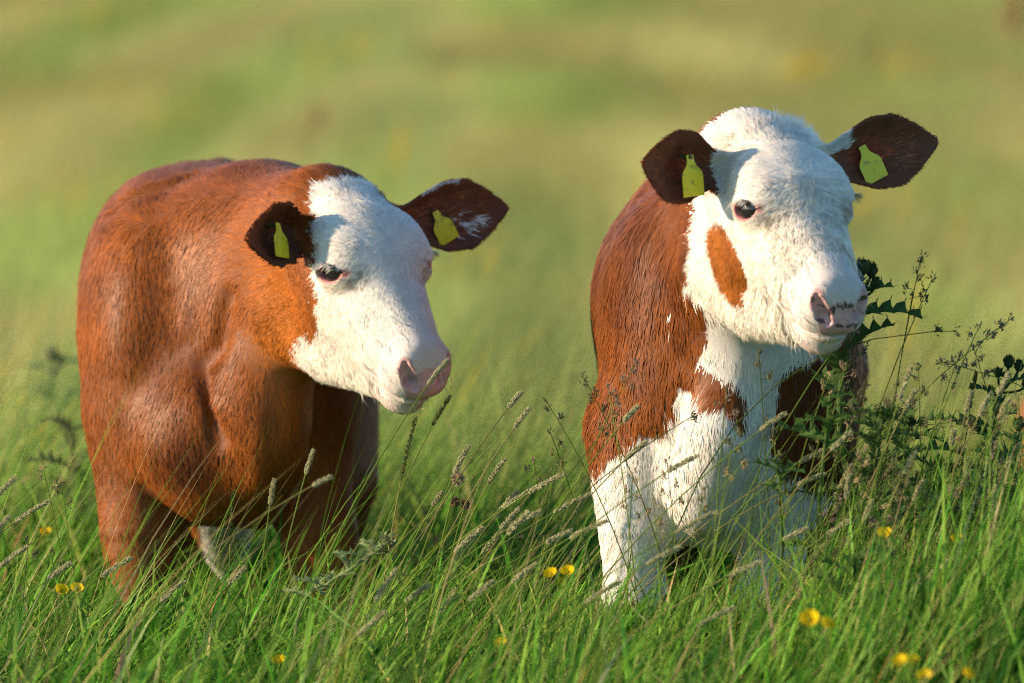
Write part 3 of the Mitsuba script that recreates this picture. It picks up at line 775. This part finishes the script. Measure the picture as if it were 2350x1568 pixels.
# the meadow behind, out of focus: taller and drier with distance, in patches
far = []
OLIVE, GOLD, FRESH, UMBER, DARKG = (np.array(c) for c in ((.34, .38, .125), (.47, .46, .18), (.27, .39, .105), (.38, .28, .16), (.19, .28, .10)))
for y0, y1, n, hh, ww, sg in ((1.6, 8, 34000, (.20, .46), (.004, .009), 3), (8, 30, 64000, (.22, .48), (.010, .020), 2), (30, 140, 72000, (.28, .55), (.035, .07), 2)):
    b = scatter(n, y0, y1); n_ = len(b)
    z_ = 1.0 if y0 < 8 else 1.8 if y0 < 30 else 4.0
    dry = sstep(.38, .60, patch(b, .8 * z_, 14 * z_, 2) * .5 + patch(b, .35 * z_, 6 * z_, 3) * .5)[:, None]
    fresh = sstep(.48, .64, patch(b, .42 * z_, 8 * z_, 8))[:, None] * .85
    rust = sstep(.54, .70, patch(b, .30 * z_, 5 * z_, 4))[:, None] * .35
    far_k = sstep(-.5, 4.5, b[:, 1])[:, None]
    c = OLIVE * (1 - dry * .8) + GOLD * dry * .8
    c = c * (1 - fresh) + FRESH * fresh
    c = c * (1 - rust * .8) + UMBER * rust * .8
    dk = sstep(.56, .68, patch(b, .34 * z_, 6 * z_, 12))[:, None] * .6
    c = c * (1 - dk) + DARKG * dk
    c = c * far_k + mixc(n_, [5, 5, 1.5, .4, .05]) * (1 - far_k)
    c = c * (.82 + .40 * sstep(.36, .64, patch(b, .28 * z_, 8 * z_, 21)))[:, None] * far_k + c * (1 - far_k)
    kf = .97 - .22 * sstep(5, 26, b[:, 1])[:, None]
    c = c * (1 + (.14 - .08 * far_k) * rng.normal(size=(n_, 1)))
    yel = sstep(.58, .70, patch(b, .16 * z_, 2.5 * z_, 6)) * .16
    c = np.where((rng.random(n_) < yel)[:, None], np.array([.70, .50, .03]), c)
    h = rng.uniform(*hh, n_) * (.75 + .5 * patch(b, .3 * z_, 2 * z_, 7))
    far.append(blades(rng, b, h, rng.uniform(*ww, n_), rng.uniform(.2, .9, n_), rng.normal(.1, .9, n_), sg, c * kf, c * kf * 1.15, .8, .2))
V, F, C = join(far)
k_ = sstep(1.5, 9, V[:, 1:2])
n0 = np.cross(V[F[:, 1]] - V[F[:, 0]], V[F[:, 2]] - V[F[:, 0]]); NN = np.zeros_like(V)
for j in range(3): NN[F[:, j]] += n0
NN = nrm(NN); NN *= np.where(NN @ np.array([-.5, -.6, .3]) < 0, -1, 1)[:, None]
NN = nrm(NN * (1 - .82 * k_) + .82 * k_ * np.array([-.45, -.55, .70]))
scene['meadow_grass'] = raw_ply(V, F, 'grass_leaf', NN, C)
labels['meadow_grass'] = dict(label='tall blurred yellow green meadow stretching away behind the calves', kind='stuff', category='meadow')

# ------------------------------------------------------------------ stalks, flowers, thistles: each a thing of its own
scene['stalk'] = leaf_bsdf(.5, .6)
prng = np.random.default_rng(77)
def name(kind):
    k = 0
    while (kind + (f'_{k:03d}' if k else '')) in labels: k += 1
    return kind + (f'_{k:03d}' if k else '')

def tube(pts, rad, sides=5):
    pts = np.asarray(pts, float); rad = np.broadcast_to(rad, len(pts))
    t = nrm(np.gradient(pts, axis=0)); a = nrm(np.cross(t, [.3, .95, .1])); b = np.cross(t, a)
    an = np.arange(sides) * 2 * np.pi / sides
    v = pts[:, None] + rad[:, None, None] * (np.cos(an)[None, :, None] * a[:, None] + np.sin(an)[None, :, None] * b[:, None])
    i, j = np.meshgrid(np.arange(len(pts) - 1), np.arange(sides), indexing='ij')
    q = np.stack([i * sides + j, i * sides + (j + 1) % sides, (i + 1) * sides + (j + 1) % sides, (i + 1) * sides + j], -1).reshape(-1, 4)
    f = np.vstack([q[:, [0, 1, 2]], q[:, [0, 2, 3]]])
    return v.reshape(-1, 3), f

def spikelets(p, d, L, W):
    """Pointed, slightly flattened husks: four-sided spindles at p along d."""
    n = len(p); a = nrm(np.cross(d, prng.normal(size=(n, 3)))); b = np.cross(d, a)
    m = p + d * (L * .42)[:, None]
    V = np.stack([p, m + a * W[:, None], m + b * W[:, None] * .6, m - a * W[:, None], m - b * W[:, None] * .6, p + d * L[:, None]], 1)
    F = np.array([[0, 2, 1], [0, 3, 2], [0, 4, 3], [0, 1, 4], [5, 1, 2], [5, 2, 3], [5, 3, 4], [5, 4, 1]])
    return V.reshape(-1, 3), (np.arange(n)[:, None, None] * 6 + F[None]).reshape(-1, 3)

def put(key, vf, col, bsdf='stalk', var=.15):
    v, f = vf
    c = np.clip(np.array(col) * (1 + var * prng.normal(size=(len(v), 1))), .004, .9)
    scene[key] = raw_ply(v, f, bsdf, None, c)

def bez(a, b, c, n=9):
    t = np.linspace(0, 1, n)[:, None]
    return (1 - t) ** 2 * a + 2 * t * (1 - t) * b + t * t * c

def stem_to(tip, lean, head_len, bow=.65):
    """Ground point, curve and head direction for a stalk whose head ends at tip, leaning by this angle at the top."""
    la = math.radians(lean)
    d = nrm(np.array([math.sin(la), prng.normal() * .15, math.cos(la)]))
    hb = tip - d * head_len
    h = max(hb[2], .02)
    run = h * math.tan(min(abs(la), 1.15)) * bow * (1 if la > 0 else -1)
    base = np.array([hb[0] - np.clip(run, -.45, .45), hb[1] - d[1] * .2, -.01])
    ctrl = hb - d * min(np.linalg.norm(hb - base) * .5, max(.03, (h - .02) / max(d[2], .25)))
    return bez(base, ctrl, hb, 10), d

def how(lean, Y):
    return ('bowed almost flat' if abs(lean) > 64 else 'leaning steeply' if abs(lean) > 49 else 'leaning' if abs(lean) > 30 else 'slightly tilted' if abs(lean) > 12 else 'upright'), ('tall' if Y < 800 else 'chest high' if Y < 960 else 'knee high' if Y < 1150 else 'low')
def where(X):
    return 'at the left edge' if X < 180 else 'before the left calf' if X < 860 else 'between the two calves' if X < 1330 else 'before the right calf' if X < 1960 else 'on the far right'

PALE, TAN, DUSK, STEMG = (.50, .48, .27), (.44, .34, .18), (.17, .16, .085), (.20, .28, .055)
def timothy(X, Y, hl, lean, y, label=None, col=PALE, r=.0027):
    key = name('timothy_stalk'); tip = at(X, Y, y); L = hl * PX * (y + 11) / 11 * prng.uniform(.65, 1.1); r = r * prng.uniform(.7, 1.15)
    st, d = stem_to(tip, lean, L)
    put(key + '__stem', tube(st, np.linspace(.0015, .0010, len(st))), STEMG if prng.random() < .75 else (.30, .27, .10))
    n = 260; u = prng.random(n); th = prng.uniform(0, 2 * np.pi, n)
    a = nrm(np.cross(d, [.2, 1, .1])); b = np.cross(d, a)
    curve = lambda t: st[-1] + d * (L * t)[:, None] + np.array([.3, 0, -.6]) * (L * .10 * t ** 2)[:, None]
    rr = r * np.minimum(1, np.minimum(u * 9 + .35, (1 - u) * 6 + .25))
    o = np.cos(th)[:, None] * a + np.sin(th)[:, None] * b
    sv, sf = spikelets(curve(u) + o * (rr * .6)[:, None], nrm(d * .75 + o * .65), prng.uniform(.0035, .006, n), np.full(n, .0009))
    tt = np.linspace(0, 1, 9); cv, cf = tube(curve(tt), r * .75 * np.minimum(1, np.minimum(tt * 9 + .3, (1 - tt) * 6 + .1)), 7)
    put(key + '__seed_head', (np.vstack([cv, sv]), np.vstack([cf, sf + len(cv)])), col, var=.18)
    labels[key] = dict(label=label or f'{how(lean, Y)[1]} pale cylindrical grass head {how(lean, Y)[0]} {where(X)}', category='grass stalk', group=f'{how(lean, Y)[1]} pale cylindrical grass heads {how(lean, Y)[0]} {where(X)}')

def cocksfoot(X, Y, hl, lean, y, label=None, dark=False):
    key = name('cocksfoot_stalk'); tip = at(X, Y, y); L = hl * PX * (y + 11) / 11
    st, d = stem_to(tip, lean, L * 1.0, .5)
    axis_end = tip
    stem = np.vstack([st, st[-1] + (tip - st[-1]) * np.array([[.5], [.92]])])
    put(key + '__stem', tube(stem, np.linspace(.0014, .0006, len(stem))), (.10, .14, .035) if dark else STEMG)
    nc = max(2, int(round(L / .012)))
    col = np.array(DUSK if dark else [TAN, (.27, .25, .10), (.30, .22, .16)][prng.integers(3)])
    for k in range(nc):
        t = k / max(nc - 1, 1)
        p = st[-1] + (tip - st[-1]) * t * .9
        side = nrm(np.array([(-1) ** k * .8, prng.normal() * .5, .25])) * (.012 * (1 - t) ** .6 * prng.uniform(.5, 1.4))
        c = p + side
        m = int(prng.integers(12, 22) * (1.15 - .5 * t))
        q = c + prng.normal(size=(m, 3)) * [.0022, .0022, .0034]
        dd = nrm(d * .9 + side / .012 * .35 + prng.normal(size=(m, 3)) * .38)
        sv, sf = spikelets(q, dd, prng.uniform(.005, .0085, m), prng.uniform(.0009, .0016, m))
        bv, bf = tube(np.stack([p, p + side * .6, c]), .0005, 3)
        put(key + '__seed_cluster' + (f'_{k:03d}' if k else ''), (np.vstack([sv, bv]), np.vstack([sf, bf + len(sv)])), col, var=.30)
    labels[key] = dict(label=label or f'{how(lean, Y)[1]} {"dark" if dark else "tan"} clustered grass head {how(lean, Y)[0]} {where(X)}', category='grass stalk', group=f'{how(lean, Y)[1]} {"dark" if dark else "tan"} clustered grass heads {how(lean, Y)[0]} {where(X)}')

for a_ in ((1025, 822, 80, 36, -.42, 'long grass stalk whose pale tip crosses the muzzle of the left calf'), (1195, 898, 72, 38, -.5), (1213, 935, 78, 35, -.55), (1072, 1020, 78, 24, -.5),
           (1155, 1050, 85, 28, -.45), (1240, 1106, 115, 55, -.5), (1292, 1083, 120, 57, -.6), (1240, 1168, 90, 58, -.7), (1463, 930, 80, 40, -.62), (1800, 945, 112, 52, -.75, 'thick pale grass head slanting across the white chest of the right calf'),
           (1910, 1020, 98, 60, -.66), (1890, 1085, 95, 66, -.65), (1955, 1060, 90, 25, -.6), (2080, 1140, 105, 65, -.6), (2095, 1332, 92, 84, -.95), (2180, 1275, 125, 43, -.95), (2040, 1405, 85, 60, -.95),
           (718, 1030, 75, 16, -.25, 'upright pale grass head in front of the dark far foreleg of the left calf'), (758, 1093, 70, 62, -1.0), (628, 1098, 65, 8, -.2), (110, 1145, 115, 55, -.4), (34, 1092, 75, 42, -.9), (60, 1250, 90, 50, -.7), (20, 1180, 90, 40, -.9),
           (1105, 1205, 90, 45, -.6), (1640, 1170, 110, 60, -1.0), (1560, 1250, 100, 60, -1.05), (1745, 1285, 95, 62, -1.05), (1310, 1215, 92, 62, -.7), (1012, 1130, 60, 30, -.45), (1390, 1190, 90, 60, -.8), (1480, 1010, 70, 45, -.6),
           (1600, 1040, 90, 58, -.9), (1230, 1290, 90, 50, -.8), (1130, 1330, 80, 48, -.9), (980, 1340, 85, 50, -.8), (300, 1275, 90, 55, -.6), (160, 1290, 80, 52, -.6), (420, 1330, 85, 45, -.6), (560, 1300, 80, 40, -.6),
           (1850, 1210, 95, 60, -.9), (1950, 1190, 90, 55, -.8), (2250, 1390, 85, 55, -1.0), (1420, 1330, 95, 55, -1.0), (1680, 1390, 95, 60, -1.1), (880, 1400, 80, 45, -.9), (2330, 1310, 90, 30, -.8), (1350, 1130, 90, 60, -.6)):
    timothy(*a_)
for a_ in ((950, 950, 215, 11, -.35, 'long thin dark rye grass spike under the chin of the left calf'), (532, 1120, 120, 2, -.25), (1030, 905, 120, 28, -.1), (2238, 850, 110, 8, -.6)):
    timothy(*a_[:5], label=a_[5] if len(a_) > 5 else f'thin green rye grass spike standing {where(a_[0])}', col=(.13, .15, .05), r=.0016)
for a_ in ((1335, 858, 95, -28, -.55, None, True), (1252, 918, 55, -32, -.5, None, True), (1262, 990, 40, -20, -.5, None, True), (1462, 828, 115, 28, -.6), (1420, 950, 75, 40, -.6, None, True), (1395, 885, 45, -10, -.6), (1668, 888, 70, 5, -.68),
           (1690, 975, 70, 10, -.68), (1742, 808, 65, -4, -.6, None, True), (1452, 1078, 115, 3, -.55), (1530, 1048, 115, -6, -.6), (1590, 955, 22, 60, -.6, None, True), (2116, 578, 110, 12, -.58, 'tallest dark grass spike rising right of the muzzle of the right calf', True),
           (2142, 635, 65, 24, -.6, None, True), (2094, 678, 45, 10, -.6, None, True), (2325, 728, 85, 52, -.6), (2248, 748, 55, 25, -.6), (2235, 800, 70, -18, -.6), (2155, 830, 55, -78, -.6), (2196, 760, 60, 88, -.6, None, True), (2108, 838, 65, -2, -.6),
           (2128, 903, 60, 55, -.6), (2035, 918, 55, 30, -.6, None, True), (1985, 708, 85, 38, -.66, 'tan cocksfoot head touching the lips of the right calf'), (1955, 800, 70, 16, -.66), (1905, 858, 60, 20, -.66), (1990, 790, 35, 40, -.66, None, True), (2185, 970, 80, 84, -.6),
           (2290, 985, 70, 30, -.6, None, True), (2345, 1040, 80, 30, -.7), (1715, 1055, 70, 42, -.75), (1802, 1108, 75, 10, -.7), (2062, 1185, 80, 70, -.85), (2175, 1172, 80, 72, -.8, None, True), (2010, 1110, 60, 35, -.7), (1930, 1150, 70, 40, -.8), (1960, 960, 55, 25, -.66),
           (1880, 1010, 50, 15, -.7), (1945, 1240, 70, 55, -.85), (1850, 1330, 60, 30, -.9), (1500, 1150, 60, -5, -.7), (1620, 1120, 55, 15, -.75), (1285, 1010, 60, 10, -.5), (1225, 1055, 60, -8, -.45), (1180, 1195, 50, 15, -.5, None, True), (1245, 1225, 45, 40, -.6, None, True),
           (98, 1070, 60, -12, -.3), (140, 1105, 55, -8, -.3), (65, 1240, 45, 5, -.4, None, True), (118, 1265, 40, -6, -.4, None, True), (2300, 1160, 70, 20, -.8), (2230, 1240, 60, 40, -.85, None, True), (2130, 1265, 65, 60, -.9), (2080, 1225, 60, 75, -.9), (1760, 960, 45, 10, -.7, None, True), (1775, 1010, 40, -8, -.7)):
    cocksfoot(*a_)

for k in range(56):
    X = prng.uniform(1930, 2345); Y = prng.uniform(770, 1230) + (2345 - X) * .25
    (cocksfoot if k % 3 else timothy)(X, Y, prng.uniform(55, 95), prng.uniform(-5, 45), prng.uniform(-.95, -.5), **({'dark': k % 2 == 0} if k % 3 else {}))
for k in range(8):
    timothy(prng.uniform(880, 1330), prng.uniform(1120, 1400), prng.uniform(60, 100), prng.uniform(25, 58), prng.uniform(-.9, -.3))
# --- buttercups
scene['petal_yellow'] = dict(type='principledthin', base_color=dict(type='rgb', value=[.86, .62, .015]), roughness=.25, diff_trans=.7)
def buttercup(X, Y, y, r=.0095, label=None):
    key = name('buttercup'); c = at(X, Y, y)
    base = np.array([c[0] - prng.uniform(.0, .12), c[1] + prng.normal() * .03, 0])
    put(key + '__stem', tube(bez(base, np.array([base[0] + .02, base[1], c[2] * .6]), c - [0, 0, .004], 8), .0011), STEMG)
    up = nrm(np.array([prng.normal() * .35, -.55 + prng.normal() * .2, .8])); a = nrm(np.cross(up, [.1, 1, .3])); b = np.cross(up, a)
    for k in range(5):
        th = 2 * np.pi * k / 5 + prng.normal() * .08
        rad = np.cos(th) * a + np.sin(th) * b; tan = np.cross(up, rad)
        P = []
        for u, w in ((.12, .20), (.45, .58), (.8, .68), (1.0, .42)):
            z = up * (r * .75 * u ** 1.5)
            P += [c + rad * r * u * .95 + z - tan * r * w, c + rad * r * u * 1.05 + z * .9, c + rad * r * u * .95 + z + tan * r * w]
        F = []
        for i in range(3):
            for j in range(2):
                q = i * 3 + j; F += [[q, q + 1, q + 4], [q, q + 4, q + 3]]
        scene[key + '__petal' + (f'_{k:03d}' if k else '')] = raw_ply(np.array(P), np.array(F), 'petal_yellow')
    s_ = trimesh.creation.icosphere(1, r * .28); s_.apply_translation(c + up * r * .18)
    put(key + '__flower_centre', (s_.vertices, s_.faces), (.45, .40, .03))
    labels[key] = dict(label=label or f'small yellow buttercup in the grass {where(X)}', category='flower', group=f'buttercups {where(X)}')
for a_ in ((1858, 1425, -1.75, .0125, 'largest yellow buttercup at the bottom right, left one of a pair'), (1897, 1437, -1.7, .0105, 'smaller yellow buttercup just right of the largest one'), (2030, 1228, -1.15), (2066, 1521, -1.85), (2090, 1519, -1.9), (2220, 1552, -1.9), (2122, 1556, -1.95), (1265, 1320, -.95), (1303, 1315, -1.0),
           (1230, 1190, .9), (105, 1225, .8), (176, 1355, -.7), (140, 1358, -.75), (2195, 1242, -.9), (2343, 1240, -.6), (1290, 1340, .4), (2090, 1205, .7), (1150, 1480, -.9), (640, 1520, -1.0)):
    buttercup(*a_)

# --- clover heads gone brown
def clover(X, Y, y, r, col, label):
    key = name('clover'); c = at(X, Y, y); base = np.array([c[0] - .08, c[1], 0])
    put(key + '__stem', tube(bez(base, np.array([base[0] + .04, base[1], c[2] * .7]), c, 8), .0010), STEMG)
    n = 90; d = nrm(prng.normal(size=(n, 3)))
    put(key + '__flower_head', spikelets(c + d * r * .35, nrm(d + [0, 0, .3]), np.full(n, r * .85), np.full(n, r * .16)), col, var=.2)
    labels[key] = dict(label=label, category='flower')
clover(1050, 1100, -.45, .011, (.42, .30, .24), 'pinkish tan clover head between the two calves, the upper one')
clover(1044, 1153, -.45, .008, (.22, .13, .09), 'brown withered clover head between the calves, lower left of three')
clover(1068, 1158, -.45, .008, (.22, .13, .09), 'brown withered clover head between the calves, lower right of three')
clover(2040, 1270, -.85, .013, (.06, .06, .07), 'dark withered flower head beside a buttercup on the right')

# --- thistles
THG, THD, THP = (.085, .155, .045), (.060, .110, .042), (.24, .31, .13)
def thistle_leaf(p, d, up, L, W, lobes, col, key):
    side = nrm(np.cross(d, up)); up = np.cross(side, d)
    n = lobes * 4 + 1; t = np.linspace(0, 1, n)
    ph = np.arange(n) % 4
    w = W * (np.sin(np.pi * np.clip(t * .92 + .06, 0, 1)) ** .6) * np.array([.30, .62, 1.0, .50])[ph]
    fwd = np.array([0, .2, .85, .35])[ph] * W * .5
    mid = p + d * (L * t)[:, None] + up * (L * (.10 * np.sin(np.pi * t) - .18 * t ** 2))[:, None]
    rip = W * .35 * np.array([0, .5, 1., .3])[ph] * prng.uniform(.4, 1.3, n)
    A = mid + side * w[:, None] + d * fwd[:, None] + up * rip[:, None]
    B = mid - side * w[:, None] + d * fwd[:, None] + up * (rip * prng.uniform(.6, 1.2, n))[:, None]
    V = np.stack([A, mid, B], 1).reshape(-1, 3); F = []
    for i in range(n - 1):
        for j in range(2):
            q = i * 3 + j; F += [[q, q + 1, q + 4], [q, q + 4, q + 3]]
    # spines on the lobes
    V, F = list(V), list(F)
    for i in range(2, n, 4):
        for E, s_ in ((A, 1), (B, -1)):
            k = len(V); e = E[i]; dr_ = nrm(side * s_ + d * .5 + up * .3)
            V += [e - d * .0012, e + d * .0012, e + dr_ * W * .42]; F.append([k, k + 1, k + 2])
    put(key, (np.array(V), np.array(F)), col, 'thistle_leaf', .12)
scene['thistle_leaf'] = leaf_bsdf(.38, .75)

def thistle(pts, leaves, buds, col, label, rad=.004, bud_r=.008, lobes=5, wide=.32):
    key = name('thistle')
    pts = np.array(pts, float); t = np.linspace(0, 1, len(pts)); tt = np.linspace(0, 1, 16)
    st = np.stack([PchipInterpolator(t, pts[:, k])(tt) for k in range(3)], 1)
    put(key + '__stem', tube(st, np.linspace(rad, rad * .55, 16), 6), np.array(col) * 1.1 + np.array([.02, .005, .01]))
    for k, (u, ang, L, el) in enumerate(leaves):
        p = np.array([np.interp(u, tt, st[:, j]) for j in range(3)])
        a = math.radians(ang); d = nrm(np.array([math.cos(a) * math.cos(math.radians(el)), math.sin(a) * math.cos(math.radians(el)), math.sin(math.radians(el))]))
        thistle_leaf(p, d, np.array([prng.normal() * .25, -.35, 1.0]), L, L * wide * .8, lobes, col, key + '__leaf' + (f'_{k:03d}' if k else ''))
    for k, (dx, dy, dz, s_) in enumerate(buds):
        c = st[-1] + np.array([dx, dy, dz]); r = bud_r * s_
        m = trimesh.creation.icosphere(2, r); m.vertices[:, 2] *= 1.25; m.apply_translation(c)
        n = 60; d = nrm(prng.normal(size=(n, 3)) + [0, 0, .25])
        sv, sf = spikelets(c + d * [r * .9, r * .9, r * 1.1], nrm(d * .5 + [0, 0, .8]), np.full(n, r * .7), np.full(n, r * .18))
        tv, tf = tube(bez(st[-3], c - [0, 0, r * 2.2], c, 5), rad * .4, 4)
        put(key + '__bud' + (f'_{k:03d}' if k else ''), (np.vstack([m.vertices, sv, tv]), np.vstack([m.faces, sf + len(m.vertices), tf + len(m.vertices) + len(sv)])), np.array(col) * [.9, .75, .9], 'thistle_leaf', .2)
    labels[key] = dict(label=label, category='thistle', group='thistles in the meadow')

def rleaves(n, L0, L1, u0=.12, u1=.97, front=0):
    return [(u0 + (u1 - u0) * (k + .5) / n, (k * 137.5 + prng.uniform(-20, 20)) % 360, L0 + (L1 - L0) * (k / n), prng.uniform(5, 45)) for k in range(n)]
P3 = lambda *a: [at(*q) for q in a]
def footed(pts):
    p0 = np.array([pts[0][0] - .02, pts[0][1], 0.0]); return [p0] + list(pts)
thistle(footed(P3((1960, 1250, -.55), (1925, 960, -.56), (1950, 760, -.58), (1975, 640, -.58))), rleaves(13, .13, .06) + [(.80, 5, .105, 8), (.66, 200, .07, 25), (.90, 15, .06, 20)],
        ((.004, -.004, .018, 1.1), (.016, .004, .012, 1.0), (-.014, .0, .008, .9), (.022, -.008, -.006, .8), (-.004, -.01, -.012, .8)), THG, 'tall dark spiny thistle with buds right beside the muzzle of the right calf', .005, .0085)
thistle(footed(P3((2265, 1330, -.52), (2270, 1130, -.52), (2285, 960, -.53), (2315, 850, -.53))), rleaves(15, .09, .045) + [(.7, 190, .07, 20), (.55, 170, .06, 20)],
        ((.0, 0, .012, 1.0), (.015, 0, .006, .9), (-.016, 0, -.004, .8), (.026, 0, -.02, .8), (-.026, 0, -.03, .7)), THD, 'dark budding thistle near the right edge with small narrow leaves', .0045, .0075)
thistle(footed(P3((2060, 1400, -.45), (2085, 1180, -.45), (2075, 1030, -.46), (2090, 980, -.46))), rleaves(14, .12, .07, .3), ((.0, 0, .008, .8),), THG, 'leafy dark thistle without flowers left of the budding one', .0045, .008)
thistle(footed(P3((1985, 1330, -.75), (2040, 1200, -.76), (2150, 1165, -.78), (2255, 1195, -.78))), rleaves(13, .06, .04, .2), (), THD, 'thistle stem bent over sideways low on the right', .0035, .006)
thistle(footed(P3((690, 1390, -.55), (770, 1330, -.56), (850, 1275, -.57), (885, 1255, -.57))), rleaves(20, .05, .035, .25), ((.012, 0, .002, .9), (.0, 0, .01, .7)), THP, 'pale green thistle leaning right in front of the left calf', .003, .0075, 3)
thistle(footed(P3((1880, 1150, -.7), (1895, 1000, -.7), (1905, 905, -.71))), rleaves(9, .055, .045, .55), (), (.09, .17, .04), 'fresh bright green thistle top below the muzzle of the right calf', .003, .006, 3)
thistle(footed(P3((1795, 1260, -.7), (1790, 1130, -.7), (1785, 1065, -.71))), rleaves(8, .05, .04, .6), (), (.08, .15, .04), 'small green thistle top before the shaded foreleg of the right calf', .003, .006, 3)
thistle(footed(P3((125, 1060, 3.4), (120, 930, 3.4), (118, 830, 3.4))), rleaves(14, .11, .06, .25), ((0, 0, .012, 1.2), (.02, 0, 0, 1)), (.30, .38, .17), 'blurred thistle standing behind the left calf at the left edge', .005, .010)
thistle(footed(P3((170, 1180, 1.5), (165, 1050, 1.5), (160, 960, 1.5))), rleaves(10, .10, .06, .25), (), (.16, .20, .08), 'blurred pale thistle low behind the left calf', .005, .010)

thistle(footed(P3((2165, 1330, -.6), (2160, 1180, -.6), (2155, 1075, -.61))), rleaves(13, .10, .055, .25), ((0, 0, .01, .9), (.016, 0, 0, .8)), THG, 'leafy thistle with two buds between the tall ones on the right', .004, .0075)
thistle(footed(P3((2335, 1300, -.65), (2325, 1130, -.65), (2338, 990, -.66))), rleaves(13, .10, .055, .25), ((0, 0, .01, 1.0),), THG, 'leafy thistle cut by the right edge with one bud on top', .004, .008)
thistle(footed(P3((1955, 1420, -1.0), (1960, 1330, -1.0), (1962, 1270, -1.0))), rleaves(9, .085, .05, .3), (), THG, 'low leafy thistle at the foot of the tall one beside the right calf', .0035, .007)
thistle(footed(P3((2290, 1470, -1.0), (2290, 1400, -1.0), (2300, 1340, -1.0))), rleaves(9, .085, .05, .3), (), THG, 'lowest leafy thistle in the bottom right of the picture', .0035, .007)
thistle(footed(P3((1990, 1180, -.62), (2010, 1060, -.62), (2025, 960, -.63))), rleaves(11, .09, .05, .3), ((0, 0, .008, .8),), THG, 'slim leafy thistle immediately right of the tallest thistle', .0035, .007)
# --- rusty dock plants far behind
def dock(X, Y, y, h, label):
    key = name('dock_plant'); b_ = at(X, Y, y); b_[2] = 0
    put(key + '__stem', tube(bez(b_, b_ + [0, 0, h * .5], b_ + [.08, 0, h], 8), .008), (.25, .12, .06))
    n = 420; u = prng.uniform(.15, 1, n); th = prng.uniform(0, 6.28, n); r = prng.uniform(.02, .16, n) * (1.1 - u)
    p = b_ + np.stack([.08 * u ** 2 + r * np.cos(th), r * np.sin(th), h * u], 1)
    put(key + '__seed_head', spikelets(p, nrm(prng.normal(size=(n, 3)) + [0, 0, 1.5]), np.full(n, .05), np.full(n, .014)), (.50, .27, .15), var=.2)
    labels[key + '__seed_head'] = dict(kind='stuff')
    labels[key] = dict(label=label, category='plant', group='rusty dock plants far behind')
dock(2318, 150, 44, .62, 'rust brown dock plant blurred in the upper right corner')
dock(690, 425, 22, .30, 'small rust brown dock plant blurred above the neck of the left calf')

# --- a third calf lying in the grass, only its flank in the frame at the right edge
def lying_calf(key):
    c = at(2330, 800, 2.2); o = np.array([c[0] + .27, 2.2, .07])
    pts = lambda *a: np.array(a, float) + o
    def fn(p):
        d = ell(p, o + [0, .1, .20], np.array([.265, .50, .235]))
        d = smin(d, ell(p, o + [.02, .48, .19], np.array([.25, .24, .20])), .08)
        d = smin(d, chain(p, pts((0, -.22, .28), (.06, -.52, .48)), [.15, .085]), .10)
        d = smin(d, chain(p, pts((.06, -.52, .52), (.10, -.80, .40)), [.092, .055]), .06)
        for sx in (-1, 1):
            d = smin(d, chain(p, pts((.06 + sx * .07, -.50, .55), (.06 + sx * .20, -.50, .57)), [.022, .035]), .03)
            d = smin(d, chain(p, pts((sx * .16, -.22, .08), (sx * .17, -.50, .05), (sx * .12, -.30, .04)), [.06, .05, .035]), .05)
        return d
    lo = o + [-.45, -1.0, -.05]
    v, f = surface_nets(fn, lo, o + [.45, .85, .75], .016); v = project(fn, v, 2, .01)
    n = nrm(grad(fn, v)[1]); fn_ = np.cross(v[f[:, 1]] - v[f[:, 0]], v[f[:, 2]] - v[f[:, 0]])
    if ((fn_ * n[f[:, 0]]).sum(1)).mean() < 0: f = f[:, ::-1]
    q = v - o
    col = np.where((q[:, 1] < -.56)[:, None], WHITE * .9, BROWN * (1 + .4 * N(v, .05, 3))[:, None])
    scene[key + '__body'] = raw_ply(v, f, 'hair', n, np.clip(col, .01, .9))
    labels[key] = dict(label='blurred brown calf lying behind, cut off by the right edge of the frame', category='calf')
lying_calf('calf_002')
